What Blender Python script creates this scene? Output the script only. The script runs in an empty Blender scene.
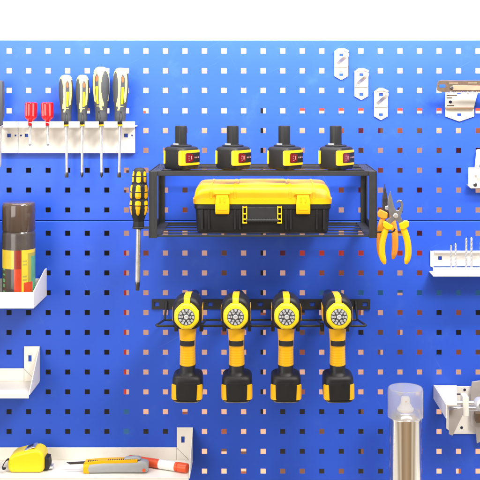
import bpy, bmesh, math, random
from mathutils import Vector, Matrix
random.seed(7)
R = math.radians
PI = math.pi
SC = bpy.context.scene
COL = SC.collection

# ------------------------------------------------------------------ camera
PX = 0.93 / 480          # metres on the board face per photo pixel
D = 2.0                 # camera distance from the board face (the plane y = 0)
EX, EY = 260, 90         # foot of the camera on the board, in photo pixels
cam_d = bpy.data.cameras.new('camera')
cam = bpy.data.objects.new('camera', cam_d)
COL.objects.link(cam)
cam.location = (0, -D, 0)
cam.rotation_euler = (R(90), 0, 0)
cam_d.sensor_width = 36
cam_d.lens = 36 * D / (480 * PX)
cam_d.shift_x = (240 - EX) / 480
cam_d.shift_y = (EY - 240) / 480
cam_d.clip_start = 0.01
cam_d.clip_end = 50
SC.camera = cam

# ------------------------------------------------------------------ light
SC.view_settings.view_transform = 'Standard'
SC.view_settings.look = 'None'
SC.view_settings.exposure = 0
SC.view_settings.gamma = 1
SC.view_settings.use_curve_mapping = False
world = bpy.data.worlds.new('World')
SC.world = world
world.use_nodes = True
wn, wl = world.node_tree.nodes, world.node_tree.links
bg = wn['Background']
tc = wn.new('ShaderNodeTexCoord')
wx = wn.new('ShaderNodeSeparateXYZ')
wa = wn.new('ShaderNodeMath'); wa.operation = 'ABSOLUTE'
wr = wn.new('ShaderNodeValToRGB')          # invented surroundings: warm and pale bands shaped for streaked reflections in the can
e_ = wr.color_ramp.elements
e_[0].position = 0.0; e_[0].color = (1.5, 1.15, 0.82, 1)
e_[1].position = 1.0; e_[1].color = (2.8, 2.75, 2.7, 1)
for p_, c_ in ((0.44, (1.0, 0.68, 0.42, 1)), (0.60, (2.2, 2.0, 1.75, 1)), (0.74, (1.2, 0.95, 0.7, 1)), (0.86, (2.8, 2.75, 2.7, 1))):
    q_ = e_.new(p_); q_.color = c_
wl.new(tc.outputs['Generated'], wx.inputs['Vector'])
wl.new(wx.outputs['X'], wa.inputs[0])
wl.new(wa.outputs[0], wr.inputs['Fac'])
wl.new(wr.outputs['Color'], bg.inputs['Color'])
bg.inputs['Strength'].default_value = 0.32


def area(name, loc, target, sx, sy, power, col=(1, 1, 1)):
    l = bpy.data.lights.new(name, 'AREA')
    l.shape = 'RECTANGLE'; l.size = sx; l.size_y = sy; l.energy = power; l.color = col
    o = bpy.data.objects.new(name, l)
    COL.objects.link(o)
    o.location = loc
    o.rotation_euler = (Vector(target) - Vector(loc)).to_track_quat('-Z', 'Y').to_euler()
    return o


area('key_softbox', (0.75, -1.45, 1.0), (0, 0, -0.3), 0.55, 0.4, 33, (1.0, 0.98, 0.95))
area('fill_softbox', (-1.2, -1.7, -0.1), (0, 0, -0.35), 1.0, 1.2, 21, (1.0, 0.97, 0.93))
area('strip_lamp', (0.0, -0.35, 0.33), (0, 0.0, 0.10), 1.6, 0.07, 18, (0.97, 0.98, 1.0))  # added light with no real source, washes the top of the board pale
area('rear_lamp', (0, 0.06, 0.75), (0, 0.35, -0.1), 1.4, 0.08, 11, (1.0, 0.88, 0.76))  # added light with no real source, brightens the wall behind the holes
area('rear_lamp', (0, 0.06, -1.25), (0, 0.35, -0.4), 1.4, 0.08, 11, (1.0, 0.88, 0.76))  # second added light for the rear wall, from below


# ------------------------------------------------------------------ helpers
def S(d):
    return PX * (D - d) / D


def P(px, py, d=0.0):
    s = S(d)
    return Vector(((px - EX) * s, -d, -(py - EY) * s))


_mats = {}


def mat(name, col, rough=0.5, metal=0.0, var=0.08, vscale=30, bump=0.0, bscale=400, spec=0.5,
        rvar=0.12, coat=0.0, trans=0.0, ior=1.45, dirt=None, dirt_amt=0.0):
    if name in _mats:
        return _mats[name]
    m = bpy.data.materials.new(name)
    m.use_nodes = True
    n, l = m.node_tree.nodes, m.node_tree.links
    b = n['Principled BSDF']
    b.inputs['Metallic'].default_value = metal
    b.inputs['Specular IOR Level'].default_value = spec
    b.inputs['Coat Weight'].default_value = coat
    b.inputs['Transmission Weight'].default_value = trans
    b.inputs['IOR'].default_value = ior
    t = n.new('ShaderNodeTexCoord')
    nz = n.new('ShaderNodeTexNoise')
    nz.inputs['Scale'].default_value = vscale; nz.inputs['Detail'].default_value = 5
    l.new(t.outputs['Object'], nz.inputs['Vector'])
    mx = n.new('ShaderNodeMix'); mx.data_type = 'RGBA'
    c = Vector(col)
    mx.inputs['A'].default_value = (*[max(0, x * (1 - var)) for x in c], 1)
    mx.inputs['B'].default_value = (*[min(1, x * (1 + var)) for x in c], 1)
    l.new(nz.outputs['Fac'], mx.inputs['Factor'])
    src = mx.outputs['Result']
    if dirt is not None:
        n2 = n.new('ShaderNodeTexNoise'); n2.inputs['Scale'].default_value = vscale * 2.3
        n2.inputs['Detail'].default_value = 8; n2.inputs['Roughness'].default_value = 0.7
        l.new(t.outputs['Object'], n2.inputs['Vector'])
        rp = n.new('ShaderNodeValToRGB')
        rp.color_ramp.elements[0].position = 0.56; rp.color_ramp.elements[0].color = (0, 0, 0, 1)
        rp.color_ramp.elements[1].position = 0.72; rp.color_ramp.elements[1].color = (dirt_amt,) * 3 + (1,)
        l.new(n2.outputs['Fac'], rp.inputs['Fac'])
        m2 = n.new('ShaderNodeMix'); m2.data_type = 'RGBA'
        m2.inputs['B'].default_value = (*dirt, 1)
        l.new(rp.outputs['Color'], m2.inputs['Factor'])
        l.new(src, m2.inputs['A'])
        src = m2.outputs['Result']
    l.new(src, b.inputs['Base Color'])
    mr = n.new('ShaderNodeMapRange')
    mr.inputs['To Min'].default_value = max(0.02, rough - rvar); mr.inputs['To Max'].default_value = min(1, rough + rvar)
    l.new(nz.outputs['Fac'], mr.inputs['Value'])
    l.new(mr.outputs['Result'], b.inputs['Roughness'])
    if bump:
        nb = n.new('ShaderNodeTexNoise'); nb.inputs['Scale'].default_value = bscale
        nb.inputs['Detail'].default_value = 3
        l.new(t.outputs['Object'], nb.inputs['Vector'])
        bp = n.new('ShaderNodeBump'); bp.inputs['Strength'].default_value = bump
        bp.inputs['Distance'].default_value = 0.001
        l.new(nb.outputs['Fac'], bp.inputs['Height'])
        l.new(bp.outputs['Normal'], b.inputs['Normal'])
    _mats[name] = m
    return m


BLUE = mat('blue_powder_coat', (0.019, 0.084, 0.56), 0.46, spec=0.5, var=0.08, vscale=7, bump=0.14, bscale=800, rvar=0.12,
           dirt=(0.05, 0.14, 0.55), dirt_amt=0.4)
def scratches(m, col, amt):
    n, l = m.node_tree.nodes, m.node_tree.links
    b = n['Principled BSDF']
    old = b.inputs['Base Color'].links[0].from_socket
    t = n.new('ShaderNodeTexCoord')
    fac = None
    for rot, sc in ((0.5, (9, 1, 420)), (-1.1, (7, 1, 380))):
        mp = n.new('ShaderNodeMapping'); mp.inputs['Scale'].default_value = sc
        m0 = n.new('ShaderNodeMapping'); m0.inputs['Rotation'].default_value = (0, rot, 0)
        nz = n.new('ShaderNodeTexNoise'); nz.inputs['Scale'].default_value = 1.0; nz.inputs['Detail'].default_value = 2
        rp = n.new('ShaderNodeValToRGB')
        rp.color_ramp.elements[0].position = 0.70; rp.color_ramp.elements[0].color = (0, 0, 0, 1)
        rp.color_ramp.elements[1].position = 0.78; rp.color_ramp.elements[1].color = (amt, amt, amt, 1)
        l.new(t.outputs['Object'], m0.inputs['Vector']); l.new(m0.outputs['Vector'], mp.inputs['Vector']); l.new(mp.outputs['Vector'], nz.inputs['Vector']); l.new(nz.outputs['Fac'], rp.inputs['Fac'])
        mx = n.new('ShaderNodeMix'); mx.data_type = 'RGBA'
        mx.inputs['B'].default_value = (*col, 1)
        l.new(rp.outputs['Color'], mx.inputs['Factor']); l.new(old, mx.inputs['A'])
        old = mx.outputs['Result']
    l.new(old, b.inputs['Base Color'])


scratches(BLUE, (0.08, 0.18, 0.60), 0.45)
WHITE = mat('white_enamel_steel', (0.80, 0.77, 0.70), 0.38, var=0.03, vscale=25, bump=0.06, bscale=700,
            dirt=(0.55, 0.49, 0.40), dirt_amt=0.25)
BLACKM = mat('black_powder_coat', (0.028, 0.029, 0.031), 0.45, var=0.2, vscale=60, bump=0.25, bscale=1500, spec=.35)
BLACKP = mat('black_moulded_plastic', (0.014, 0.014, 0.015), 0.40, var=0.2, vscale=50, bump=0.2, bscale=1800, spec=.36)
RUBBER = mat('black_rubber', (0.014, 0.014, 0.015), 0.6, var=0.25, vscale=60, bump=0.3, bscale=1500)
GREYP = mat('dark_grey_rubber', (0.050, 0.053, 0.06), 0.55, var=0.12, vscale=60, bump=0.3, bscale=1500)
YEL = mat('yellow_plastic', (0.84, 0.45, 0.006), 0.36, var=0.06, vscale=40, bump=0.12, bscale=900, spec=.35)
YELB = mat('bright_yellow_plastic', (0.87, 0.65, 0.014), 0.34, var=0.05, vscale=40, bump=0.08, bscale=900)
YELO = mat('amber_yellow_plastic', (0.86, 0.46, 0.008), 0.36, var=0.05, vscale=40, bump=0.1, bscale=900)
CREAM = mat('cream_yellow_plastic', (0.76, 0.64, 0.20), 0.36, var=0.05, vscale=40, bump=0.06)
ORANGE = mat('orange_plastic', (0.80, 0.29, 0.025), 0.4, var=0.06, vscale=40, bump=0.1)
ORED = mat('orange_red_plastic', (0.80, 0.10, 0.025), 0.35, var=0.06, vscale=40, bump=0.05)
REDT = mat('clear_red_acetate', (0.75, 0.015, 0.02), 0.12, var=0.05, vscale=40, trans=0.6, coat=0.6)
STEEL = mat('bright_steel', (0.80, 0.80, 0.81), 0.30, metal=0.85, var=0.08, vscale=80, bump=0.05, bscale=600)
DSTEEL = mat('dark_steel', (0.16, 0.16, 0.17), 0.34, metal=1, var=0.2, vscale=120, bump=0.1)
GSTEEL = mat('grey_forged_steel', (0.36, 0.37, 0.39), 0.36, metal=0.9, var=0.12, vscale=80, bump=0.15, bscale=900)
GREYM = mat('silver_grey_plastic', (0.36, 0.37, 0.38), 0.4, var=0.08, vscale=60, bump=0.1)
LGREY = mat('pale_silver_plastic', (0.55, 0.56, 0.58), 0.35, metal=0.3, var=0.1, vscale=60)
BROWN = mat('brown_saw_steel', (0.17, 0.12, 0.085), 0.38, metal=0.6, var=0.25, vscale=60, bump=0.2, bscale=500,
            dirt=(0.13, 0.07, 0.04), dirt_amt=0.7)
TAN = mat('tan_saw_inlay', (0.50, 0.34, 0.23), 0.35, metal=0.5, var=0.15, vscale=60)
PAPER = mat('white_label', (0.82, 0.82, 0.80), 0.5, var=0.03)
HOLE_SHADE = mat('dark_ink', (0.02, 0.02, 0.05), 0.5)  # dark colour standing in for the shade inside small holes
DRED = mat('dark_red_label', (0.15, 0.004, 0.008), 0.25, var=0.15, coat=0.3)
PIX = mat('pale_pink_print', (0.42, 0.22, 0.22), 0.4)
SMOKE = mat('smoky_brown_plastic', (0.075, 0.05, 0.038), 0.14, var=0.3, vscale=25, coat=0.4)
LABY = mat('yellow_can_label', (0.62, 0.45, 0.03), 0.3, var=0.2, coat=0.3)
LABR = mat('red_can_label', (0.50, 0.05, 0.015), 0.3, var=0.2, coat=0.3)
LABG = mat('green_can_label', (0.10, 0.30, 0.16), 0.3, var=0.3, coat=0.3)
LABD = mat('dark_red_can_label', (0.24, 0.03, 0.015), 0.3, var=0.2, coat=0.3)
LABO = mat('olive_can_label', (0.34, 0.30, 0.05), 0.3, var=0.3, coat=0.3)
LABK = mat('charcoal_can_label', (0.06, 0.05, 0.045), 0.25, var=0.3, coat=0.3)
SILVER = mat('gold_silver_can', (0.95, 0.87, 0.75), 0.13, metal=1, var=0.03, vscale=20, rvar=0.03)
FROST = mat('frosted_clear_cap', (0.97, 0.98, 1.0), 0.16, var=0.01, trans=0.84, ior=1.18)
GALV = mat('galvanised_sheet', (0.50, 0.47, 0.46), 0.42, metal=0.5, var=0.12, vscale=60)
NOZ = mat('white_nozzle', (0.85, 0.82, 0.78), 0.4, var=0.02)


class MB:
    def __init__(self, slot=0):
        self.bm = bmesh.new()

    def _new(self, verts, faces, mi=0):
        vs = [self.bm.verts.new(v) for v in verts]
        for f in faces:
            try:
                fc = self.bm.faces.new([vs[i] for i in f])
                fc.material_index = mi
            except ValueError:
                pass
        return vs

    def box(self, a, b, mi=0, M=None):
        a, b = Vector(a), Vector(b)
        lo = Vector([min(a[i], b[i]) for i in range(3)]); hi = Vector([max(a[i], b[i]) for i in range(3)])
        v = [Vector((x, y, z)) for z in (lo.z, hi.z) for y in (lo.y, hi.y) for x in (lo.x, hi.x)]
        if M is not None:
            v = [M @ q for q in v]
        self._new(v, [(0, 2, 3, 1), (4, 5, 7, 6), (0, 1, 5, 4), (2, 6, 7, 3), (0, 4, 6, 2), (1, 3, 7, 5)], mi)
        return self

    def loft(self, rings, mi=0, cap=True, closed=False):
        n = len(rings[0])
        vs = [[self.bm.verts.new(p) for p in r] for r in rings]
        K = len(rings)
        for k in range(K if closed else K - 1):
            A, B = vs[k], vs[(k + 1) % K]
            for i in range(n):
                f = self.bm.faces.new((A[i], A[(i + 1) % n], B[(i + 1) % n], B[i]))
                f.material_index = mi
        if cap and not closed:
            f = self.bm.faces.new(list(reversed(vs[0]))); f.material_index = mi
            f = self.bm.faces.new(vs[-1]); f.material_index = mi
        return self

    def tube(self, pts, r, n=10, mi=0, closed=False):
        pts = [Vector(p) for p in pts]
        K = len(pts)
        rr = r if isinstance(r, (list, tuple)) else [r] * K
        rings = []
        up = None
        for i, p in enumerate(pts):
            if closed:
                t = (pts[(i + 1) % K] - pts[i - 1]).normalized()
            else:
                t = (pts[min(i + 1, K - 1)] - pts[max(i - 1, 0)]).normalized()
            if up is None:
                up = t.orthogonal().normalized()
            else:
                up = (up - t * up.dot(t)).normalized()
            w = t.cross(up)
            rings.append([p + (up * math.cos(2 * PI * k / n) + w * math.sin(2 * PI * k / n)) * rr[i] for k in range(n)])
        return self.loft(rings, mi, closed=closed)

    def lathe(self, c, prof, n=32, axis='z', mi=0, fn=None, flute=None):
        """prof: list of (radius, height); fn(angle, h) -> material index"""
        c = Vector(c)
        rings = []
        for (r, h) in prof:
            ring = []
            for k in range(n):
                a = 2 * PI * k / n
                q = r * (flute(a, h) if flute else 1)
                x, y = q * math.cos(a), q * math.sin(a)
                if axis == 'z':
                    p = Vector((x, y, h))
                elif axis == 'y':
                    p = Vector((x, -h, y))
                else:
                    p = Vector((h, x, y))
                ring.append(c + p)
            rings.append(ring)
        vs = [[self.bm.verts.new(p) for p in r] for r in rings]
        for k in range(len(rings) - 1):
            for i in range(n):
                f = self.bm.faces.new((vs[k][i], vs[k][(i + 1) % n], vs[k + 1][(i + 1) % n], vs[k + 1][i]))
                f.material_index = fn(2 * PI * (i + .5) / n, (prof[k][1] + prof[k + 1][1]) / 2) if fn else mi
        for ring, rev in ((vs[0], True), (vs[-1], False)):
            f = self.bm.faces.new(list(reversed(ring)) if rev else ring)
            f.material_index = mi
        return self

    def prism(self, poly, d0, d1, mi=0, M=None, holes=()):
        """poly of (x, z) metres in the plane, spanning depth y=-d0 .. -d1"""
        a = [Vector((x, -d0, z)) for x, z in poly]
        b = [Vector((x, -d1, z)) for x, z in poly]
        if M is not None:
            a = [M @ v for v in a]; b = [M @ v for v in b]
        n = len(poly)
        va = [self.bm.verts.new(v) for v in a]; vb = [self.bm.verts.new(v) for v in b]
        self.bm.faces.new(va).material_index = mi
        self.bm.faces.new(list(reversed(vb))).material_index = mi
        for i in range(n):
            self.bm.faces.new((va[i], vb[i], vb[(i + 1) % n], va[(i + 1) % n])).material_index = mi
        return self

    def build(self, name, mats, parent=None, bev=0.0, seg=2, sharp=35, root=None):
        bmesh.ops.recalc_face_normals(self.bm, faces=self.bm.faces)
        me = bpy.data.meshes.new(name)
        if root is not None:
            bmesh.ops.translate(self.bm, verts=self.bm.verts, vec=-Vector(root))
        self.bm.to_mesh(me); self.bm.free()
        for m in (mats if isinstance(mats, (list, tuple)) else [mats]):
            me.materials.append(m)
        me.shade_smooth()
        me.set_sharp_from_angle(angle=R(sharp))
        o = bpy.data.objects.new(name, me)
        COL.objects.link(o)
        if parent is not None:
            o.parent = parent
            top = parent.parent or parent
            if root is None and top.get('_world'):
                me.transform(Matrix.Translation(-top.location))
        if bev:
            b = o.modifiers.new('bevel', 'BEVEL')
            b.width = bev; b.segments = seg; b.limit_method = 'ANGLE'; b.angle_limit = R(35)
            b.harden_normals = True
        return o


def tag(o, label, cat, group=None):
    o['label'] = label; o['category'] = cat
    if group:
        o['group'] = group
    return o


def thing(name, label, cat, loc=(0, 0, 0), group=None, world_parts=True):
    o = bpy.data.objects.new(name, None)
    COL.objects.link(o)
    o.empty_display_size = 0.02
    o.location = loc
    if world_parts:
        o['_world'] = 1
    return tag(o, label, cat, group)


def single(mb, name, mats, label, cat, loc, group=None, **kw):
    """one-mesh thing built in world coordinates, origin moved to loc"""
    o = mb.build(name, mats, root=loc, **kw)
    o.location = loc
    return tag(o, label, cat, group)


def dup(root, loc, label, rotz=None):
    r = root.copy(); COL.objects.link(r); r.location = loc; r['label'] = label
    if rotz is not None:
        r.rotation_euler = (0, 0, rotz)
    for ch in [c for c in bpy.data.objects if c.parent == root]:
        c = ch.copy(); COL.objects.link(c); c.parent = r
        for g in [q for q in bpy.data.objects if q.parent == ch]:
            e = g.copy(); COL.objects.link(e); e.parent = c
    return r


def sup(c, a, b, e=2.5, n=40, axis='z', eb=None):
    """superellipse ring about c in the plane across axis (eb: exponent of the lower half)"""
    c = Vector(c); out = []
    for k in range(n):
        t = 2 * PI * k / n
        q = e if (eb is None or math.sin(t) >= 0) else eb
        x = a * math.copysign(abs(math.cos(t)) ** (2 / q), math.cos(t))
        y = b * math.copysign(abs(math.sin(t)) ** (2 / q), math.sin(t))
        out.append(c + (Vector((x, y, 0)) if axis == 'z' else Vector((x, 0, y)) if axis == 'y' else Vector((0, x, y))))
    return out


def xz(p):
    return (p.x, p.z)


def pxs(pts, d):
    return [xz(P(x, y, d)) for x, y in pts]


# ------------------------------------------------------------------ the setting
HX = [9 + 19.55 * i for i in range(-5, 30)]
HY_UP = [-8.0, 11.6, 31.3, 51, 70.7, 90.4, 110.8, 130.6, 150.4, 170.3, 190.1, 210.0]
HY_LO = [233.3 + 19.83 * i for i in range(17)]
HS = 2.6      # half side of a hole, pixels


def board(name, label, y0, y1, rows):
    mb = MB()
    xs = [-120.0] + [v for h in HX for v in (h - HS, h + HS)] + [600.0]
    ys = [y0] + [v for h in rows for v in (h - HS, h + HS)] + [y1]
    T = 0.0016
    V = [[mb.bm.verts.new(P(x, y, 0)) for x in xs] for y in ys]
    for j in range(len(ys) - 1):
        for i in range(len(xs) - 1):
            if i % 2 == 1 and j % 2 == 1:
                c = [V[j][i], V[j][i + 1], V[j + 1][i + 1], V[j + 1][i]]
                B = [mb.bm.verts.new(v.co + Vector((0, T, 0))) for v in c]
                for k in range(4):
                    mb.bm.faces.new((c[k], c[(k + 1) % 4], B[(k + 1) % 4], B[k]))
            else:
                mb.bm.faces.new((V[j][i], V[j][i + 1], V[j + 1][i + 1], V[j + 1][i]))
    # folded edges all round
    edge = V[0] + [V[j][-1] for j in range(1, len(ys))] + list(reversed(V[-1][:-1])) + [V[j][0] for j in range(len(ys) - 2, 0, -1)]
    r = [edge]
    xlo, xhi, zlo, zhi = V[0][0].co.x, V[0][-1].co.x, V[-1][0].co.z, V[0][0].co.z
    for dy in (0.0015, 0.014):
        ring = []
        for v in edge:
            q = v.co.copy(); q.y = dy
            if abs(q.x - xlo) < 1e-6: q.x -= .0014
            if abs(q.x - xhi) < 1e-6: q.x += .0014
            if abs(q.z - zlo) < 1e-6: q.z -= .0014
            if abs(q.z - zhi) < 1e-6: q.z += .0014
            ring.append(mb.bm.verts.new(q))
        r.append(ring)
    n = len(edge)
    for k in range(2):
        for i in range(n):
            mb.bm.faces.new((r[k][i], r[k][(i + 1) % n], r[k + 1][(i + 1) % n], r[k + 1][i]))
    o = mb.build(name, BLUE)
    return tag(o, label, 'pegboard', 'blue pegboard panels')


board('pegboard', 'blue perforated steel pegboard panel above the horizontal seam', 41, 219.9, HY_UP[3:])
board('pegboard', 'blue perforated steel pegboard panel below the horizontal seam', 221.9, 570, HY_LO)

# the wall behind the boards: a patchwork of pale plaster and stored goods seen through the holes, plus a white strip added above for a fade
BACK = 0.30
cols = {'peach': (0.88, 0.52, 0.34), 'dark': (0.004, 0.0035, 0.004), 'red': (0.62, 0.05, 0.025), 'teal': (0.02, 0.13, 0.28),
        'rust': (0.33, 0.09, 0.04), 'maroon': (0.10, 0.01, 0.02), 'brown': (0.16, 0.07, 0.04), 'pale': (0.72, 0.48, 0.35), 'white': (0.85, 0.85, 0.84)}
ck = list(cols)
wm = [mat('rear_wall_' + k, v, 0.8, var=0.12, vscale=8, bump=0.2, bscale=60) for k, v in cols.items()]


def hole_colour(px, py):
    """colour of what stands behind the board at this place"""
    rn = random.Random(int(px * 7 + 3) * 1000 + int(py * 5))
    if py < 43:
        return 'white'  # invented white strip above the board, standing in for a fade to white
    if py < 105:
        return 'pale' if rn.random() < .8 else 'peach'
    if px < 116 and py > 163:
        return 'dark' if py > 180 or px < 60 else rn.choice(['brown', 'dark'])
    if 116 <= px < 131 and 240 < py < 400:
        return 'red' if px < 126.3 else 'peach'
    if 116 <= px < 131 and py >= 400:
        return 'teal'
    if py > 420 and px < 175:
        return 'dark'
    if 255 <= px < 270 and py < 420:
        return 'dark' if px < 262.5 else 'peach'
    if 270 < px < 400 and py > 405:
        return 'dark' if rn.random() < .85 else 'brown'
    if px > 290 and 105 < py < 118:
        return 'red' if py < 110.8 else 'pale'
    if px > 270 and 240 < py < 262:
        return 'red' if rn.random() < .7 else 'maroon'
    if px > 340 and 118 < py < 240:
        if px > 450 and py > 190:
            return 'peach'
        return rn.choice(['rust', 'maroon', 'peach', 'brown', 'peach', 'peach'])
    if px > 300 and 262 < py < 283:
        return rn.choice(['peach', 'rust'])
    if px > 320 and 283 < py < 303:
        return 'teal'
    if px > 390 and 303 < py < 362:
        return rn.choice(['rust', 'brown', 'dark', 'rust'])
    if px > 300 and 303 < py < 362:
        return rn.choice(['dark', 'rust', 'peach', 'brown'])
    q = rn.random()
    return 'peach' if q < .9 else ('rust' if q < .95 else 'brown')


mb = MB()
k = (D + BACK) / D
XE = sorted([v for h in [9 + 19.55 * i for i in range(-8, 33)] for v in (h - 9.775, h)])
RW = [h for h in [-8.0 - 19.7 * i for i in range(6, 0, -1)] + HY_UP + HY_LO]
YE = []
for i, h in enumerate(RW):
    YE += [(RW[i - 1] + h) / 2 if i else h - 9.8, h]
for j in range(len(YE) - 1):
    for i in range(len(XE) - 1):
        x0, x1, y0, y1 = XE[i], XE[i + 1], YE[j], YE[j + 1]
        hx = XE[i + 1] if i % 2 == 0 else XE[i]       # the hole this patch lies behind
        hy = YE[j + 1] if j % 2 == 0 else YE[j]
        sx, sy = (-1 if i % 2 == 0 else 1), (-1 if j % 2 == 0 else 1)
        c = hole_colour(hx + sx * 2, hy + sy * 2) if (116 < hx < 131 or 255 < hx < 270 or hy < 118) else hole_colour(hx, hy)
        rn = random.Random(int(hx * 13) * 977 + int(hy * 3))
        if hy > 118 and rn.random() < .11 and not (hx < 116):
            c2 = rn.choice(['rust', 'peach', 'brown', 'peach'])
            if (sx if rn.random() < .35 else sy) > 0:
                c = c2
        vs = []
        for (x, y) in ((x0, y0), (x1, y0), (x1, y1), (x0, y1)):
            p = P(x, y, 0); vs.append(Vector((p.x * k, BACK, p.z * k)))
        mb._new(vs, [(0, 1, 2, 3)], ck.index(c))
bmesh.ops.remove_doubles(mb.bm, verts=mb.bm.verts, dist=1e-5)
o = mb.build('back_wall', wm)
o['kind'] = 'structure'

# ------------------------------------------------------------------ black two-tier rack
RD = 0.176
Z1 = P(0, 171, RD).z      # upper deck
Z0 = P(0, 235, RD).z      # lower deck
XL, XR = P(149, 0, RD).x, P(377, 0, RD).x
t = thing('tool_rack', 'black steel two tier rack carrying four battery packs and a toolbox', 'tool rack', (0, 0, Z0))


def deck(name, z, lip):
    m = MB()
    m.box((XL + .003, -RD, z - lip), (XR - .003, -RD + .002, z))          # front lip
    m.box((XL + .003, -RD + .002, z - .002), (XR - .003, -RD + .005, z))      # lip return
    m.box((XL + .003, -.002, z - .004), (XR - .003, -.0002, z))              # back lip
    for y in (-.032, -.068, -.104, -.140):
        m.tube([(XL + .003, y, z - .0013), (XR - .003, y, z - .0013)], .0013, 8)
    for x in (XL + .003, XR - .020):
        m.box((x, -RD + .012, z - .0028), (x + .017, -.002, z - .0002))
    return m.build(name, BLACKM, t, bev=.0006)


up = deck('upper_shelf', Z1, .0085)
lo = deck('lower_shelf', Z0, .0032)
for xx in (XL + .0065, XL + .0150, XR - .0065, XR - .0150):
    for y in (-.035, -.088, -.140):
        m = MB()
        m.lathe((xx, y, Z1 - .0002), [(.0022, 0), (.0020, .0010), (.0008, .0013)], 12)
        m.build('rivet', DSTEEL, up)
for sx, x in ((1, XL), (-1, XR)):
    m = MB()
    w = .0022 * sx
    zt, zb = Z1 + .0005, P(0, 238, RD).z
    m.box((x, -RD - .0005, zb), (x + w, -RD + .020, zt))                       # front upright
    m.box((x, -.014, zb), (x + w, -.0002, zt))                                  # rear upright
    m.box((x, -RD + .020, zt - .016), (x + w, -.014, zt))
    m.box((x, -RD + .020, zb), (x + w, -.014, zb + .016))
    m.box((x + w, -RD - .0025, zb), (x + sx * .0145, -RD - .0005, zt - .001))    # front flange
    m.box((x + w * 1.0, -.0022, zb), (x + sx * .012, -.0002, zt - .012))       # rear flange
    m.build('end_panel', BLACKM, t, bev=.0008)
# loop that carries the screwdriver, wire prongs that carry the pliers
SDX, SDD = P(138.5, 0, .12).x, .12
m = MB()
zt = P(0, 227.5, .12).z
ang = [2 * PI * k_ / 28 for k_ in range(28)]
m.tube([(SDX + .0098 * math.cos(a), -SDD + .0098 * math.sin(a), zt) for a in ang], .0018, 8, closed=True)
m.box((SDX + .0095, -SDD - .006, zt - .0015), (XL + .0002, -SDD + .006, zt + .0015))
m.build('tool_loop', BLACKM, t, bev=.0004)
ZH = P(0, 232, .158).z
PRA, PRB = .1585, .1085
for dd, xe in ((PRA, 394), (PRB, 394)):
    m = MB()
    m.tube([(XR - .001, -dd, ZH), (P(xe - 2, 0, dd).x, -dd, ZH), (P(xe, 0, dd).x, -dd, ZH + .002), (P(xe + 1, 0, dd).x, -dd, ZH + .006)], .0016, 8)
    m.build('wire_prong', BLACKM, t)

# ------------------------------------------------------------------ battery packs
def battery():
    t = thing('battery_pack', '', 'battery pack', (0, 0, 0), 'battery packs on the upper tier', False)
    a, e = .0252, 5.0
    body = MB()
    body.loft([sup((0, 0, z), a * f, a * f, e) for z, f in
               ((0, .93), (.0015, .97), (.004, 1), (.034, 1), (.0375, .97), (.0395, .90), (.0405, .80))])
    body.build('body', BLACKP, t, sharp=50)
    s = MB()
    s.loft([sup((-.001, 0, z), a * f, a * .8 * f, 3.5) for z, f in ((.0400, .74), (.0425, .74), (.0437, .66))])
    s.build('shoulder', BLACKP, t, bev=.0006)
    s = MB()
    fl = lambda an, h: 1 + .05 * (1 if math.sin(an * 5) > .3 else 0)
    s.lathe((-.0012, 0, 0), [(.0118, .043), (.0118, .0445), (.0104, .0455), (.0104, .076), (.0100, .0775), (.0090, .078)], 60, flute=fl)
    s.build('stem', BLACKP, t, sharp=30)
    fm = MB()
    fm.box((-.009, -.0125, .0438), (.004, -.0118, .0462))
    fm.build('contact_strip', LGREY, t, bev=.0003)

    def phi(f):      # superellipse parameter on a face at fraction f of the half side
        return math.asin(math.copysign(abs(f) ** (e / 2), f))

    def patch(name, m_, t0, t1, z0, z1, off, inset=0.0, n=22):
        p = MB()
        rings = []
        for k_ in range(n + 1):
            th = t0 + (t1 - t0) * k_ / n
            q = min(k_, n - k_) / n
            rd = max(0.0, 1 - q / .12)
            dz = .0022 * (1 - math.sqrt(max(0, 1 - rd * rd)))
            def pt(r_, z):
                x = r_ * math.copysign(abs(math.cos(th)) ** (2 / e), math.cos(th))
                y = r_ * math.copysign(abs(math.sin(th)) ** (2 / e), math.sin(th))
                return Vector((x, y, z))
            rings.append([pt(a - .001, z0 + dz), pt(a + off, z0 + dz), pt(a + off, z1 - dz), pt(a - .001, z1 - dz)])
        p.loft(rings)
        return p.build(name, m_, t, bev=.0005, sharp=40)
    patch('release_clip', YELB, R(-152), R(-112), .009, .033, .0012)
    lb = patch('label_panel', YELO, R(-70), R(56), .0075, .0345, .0012)
    sc = patch('display', BLACKP, phi(-.62), phi(.93), .012, .030, .0018)
    rd = patch('red_field', DRED, phi(-.60), phi(.10), .013, .029, .0022, n=14)
    mk = MB()
    x = a + .0022
    # worn pale strokes printed on the red field
    for y0, y1, z0, z1 in ((-.0102, -.0062, .0238, .0250), (-.0102, -.0078, .0200, .0212), (-.0098, -.0060, .0165, .0177), (-.0040, -.0012, .0180, .0245)):
        mk.box((x - .0005, y0, z0), (x + .00035, y1, z1))
    for y0 in (.006, .0105, .015):
        mk.box((x - .0008, y0, .0200), (x + .0001, y0 + .0022, .0226))
    mk.build('print_mark', PIX, t)
    for o_ in (sc, rd):
        pass
    return t


bt = battery()
lab = ['black and yellow battery pack at left end of rack top, nearest the black screwdriver',
       'black and yellow battery pack second from the left on rack top, above left toolbox latch',
       'black and yellow battery pack third from the left on rack top',
       'black and yellow battery pack at right end of rack top, nearest the pliers']
for i, px in enumerate((181.5, 233.2, 284.8, 336.2)):
    loc = Vector((P(px, 0, .125).x, -.125, Z1 + .0002))
    if i == 0:
        bt.location = loc; bt.rotation_euler = (0, 0, R(-40)); bt['label'] = lab[0]
    else:
        dup(bt, loc, lab[i], R((-40, -38.5, -41.5, -39)[i]))

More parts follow.
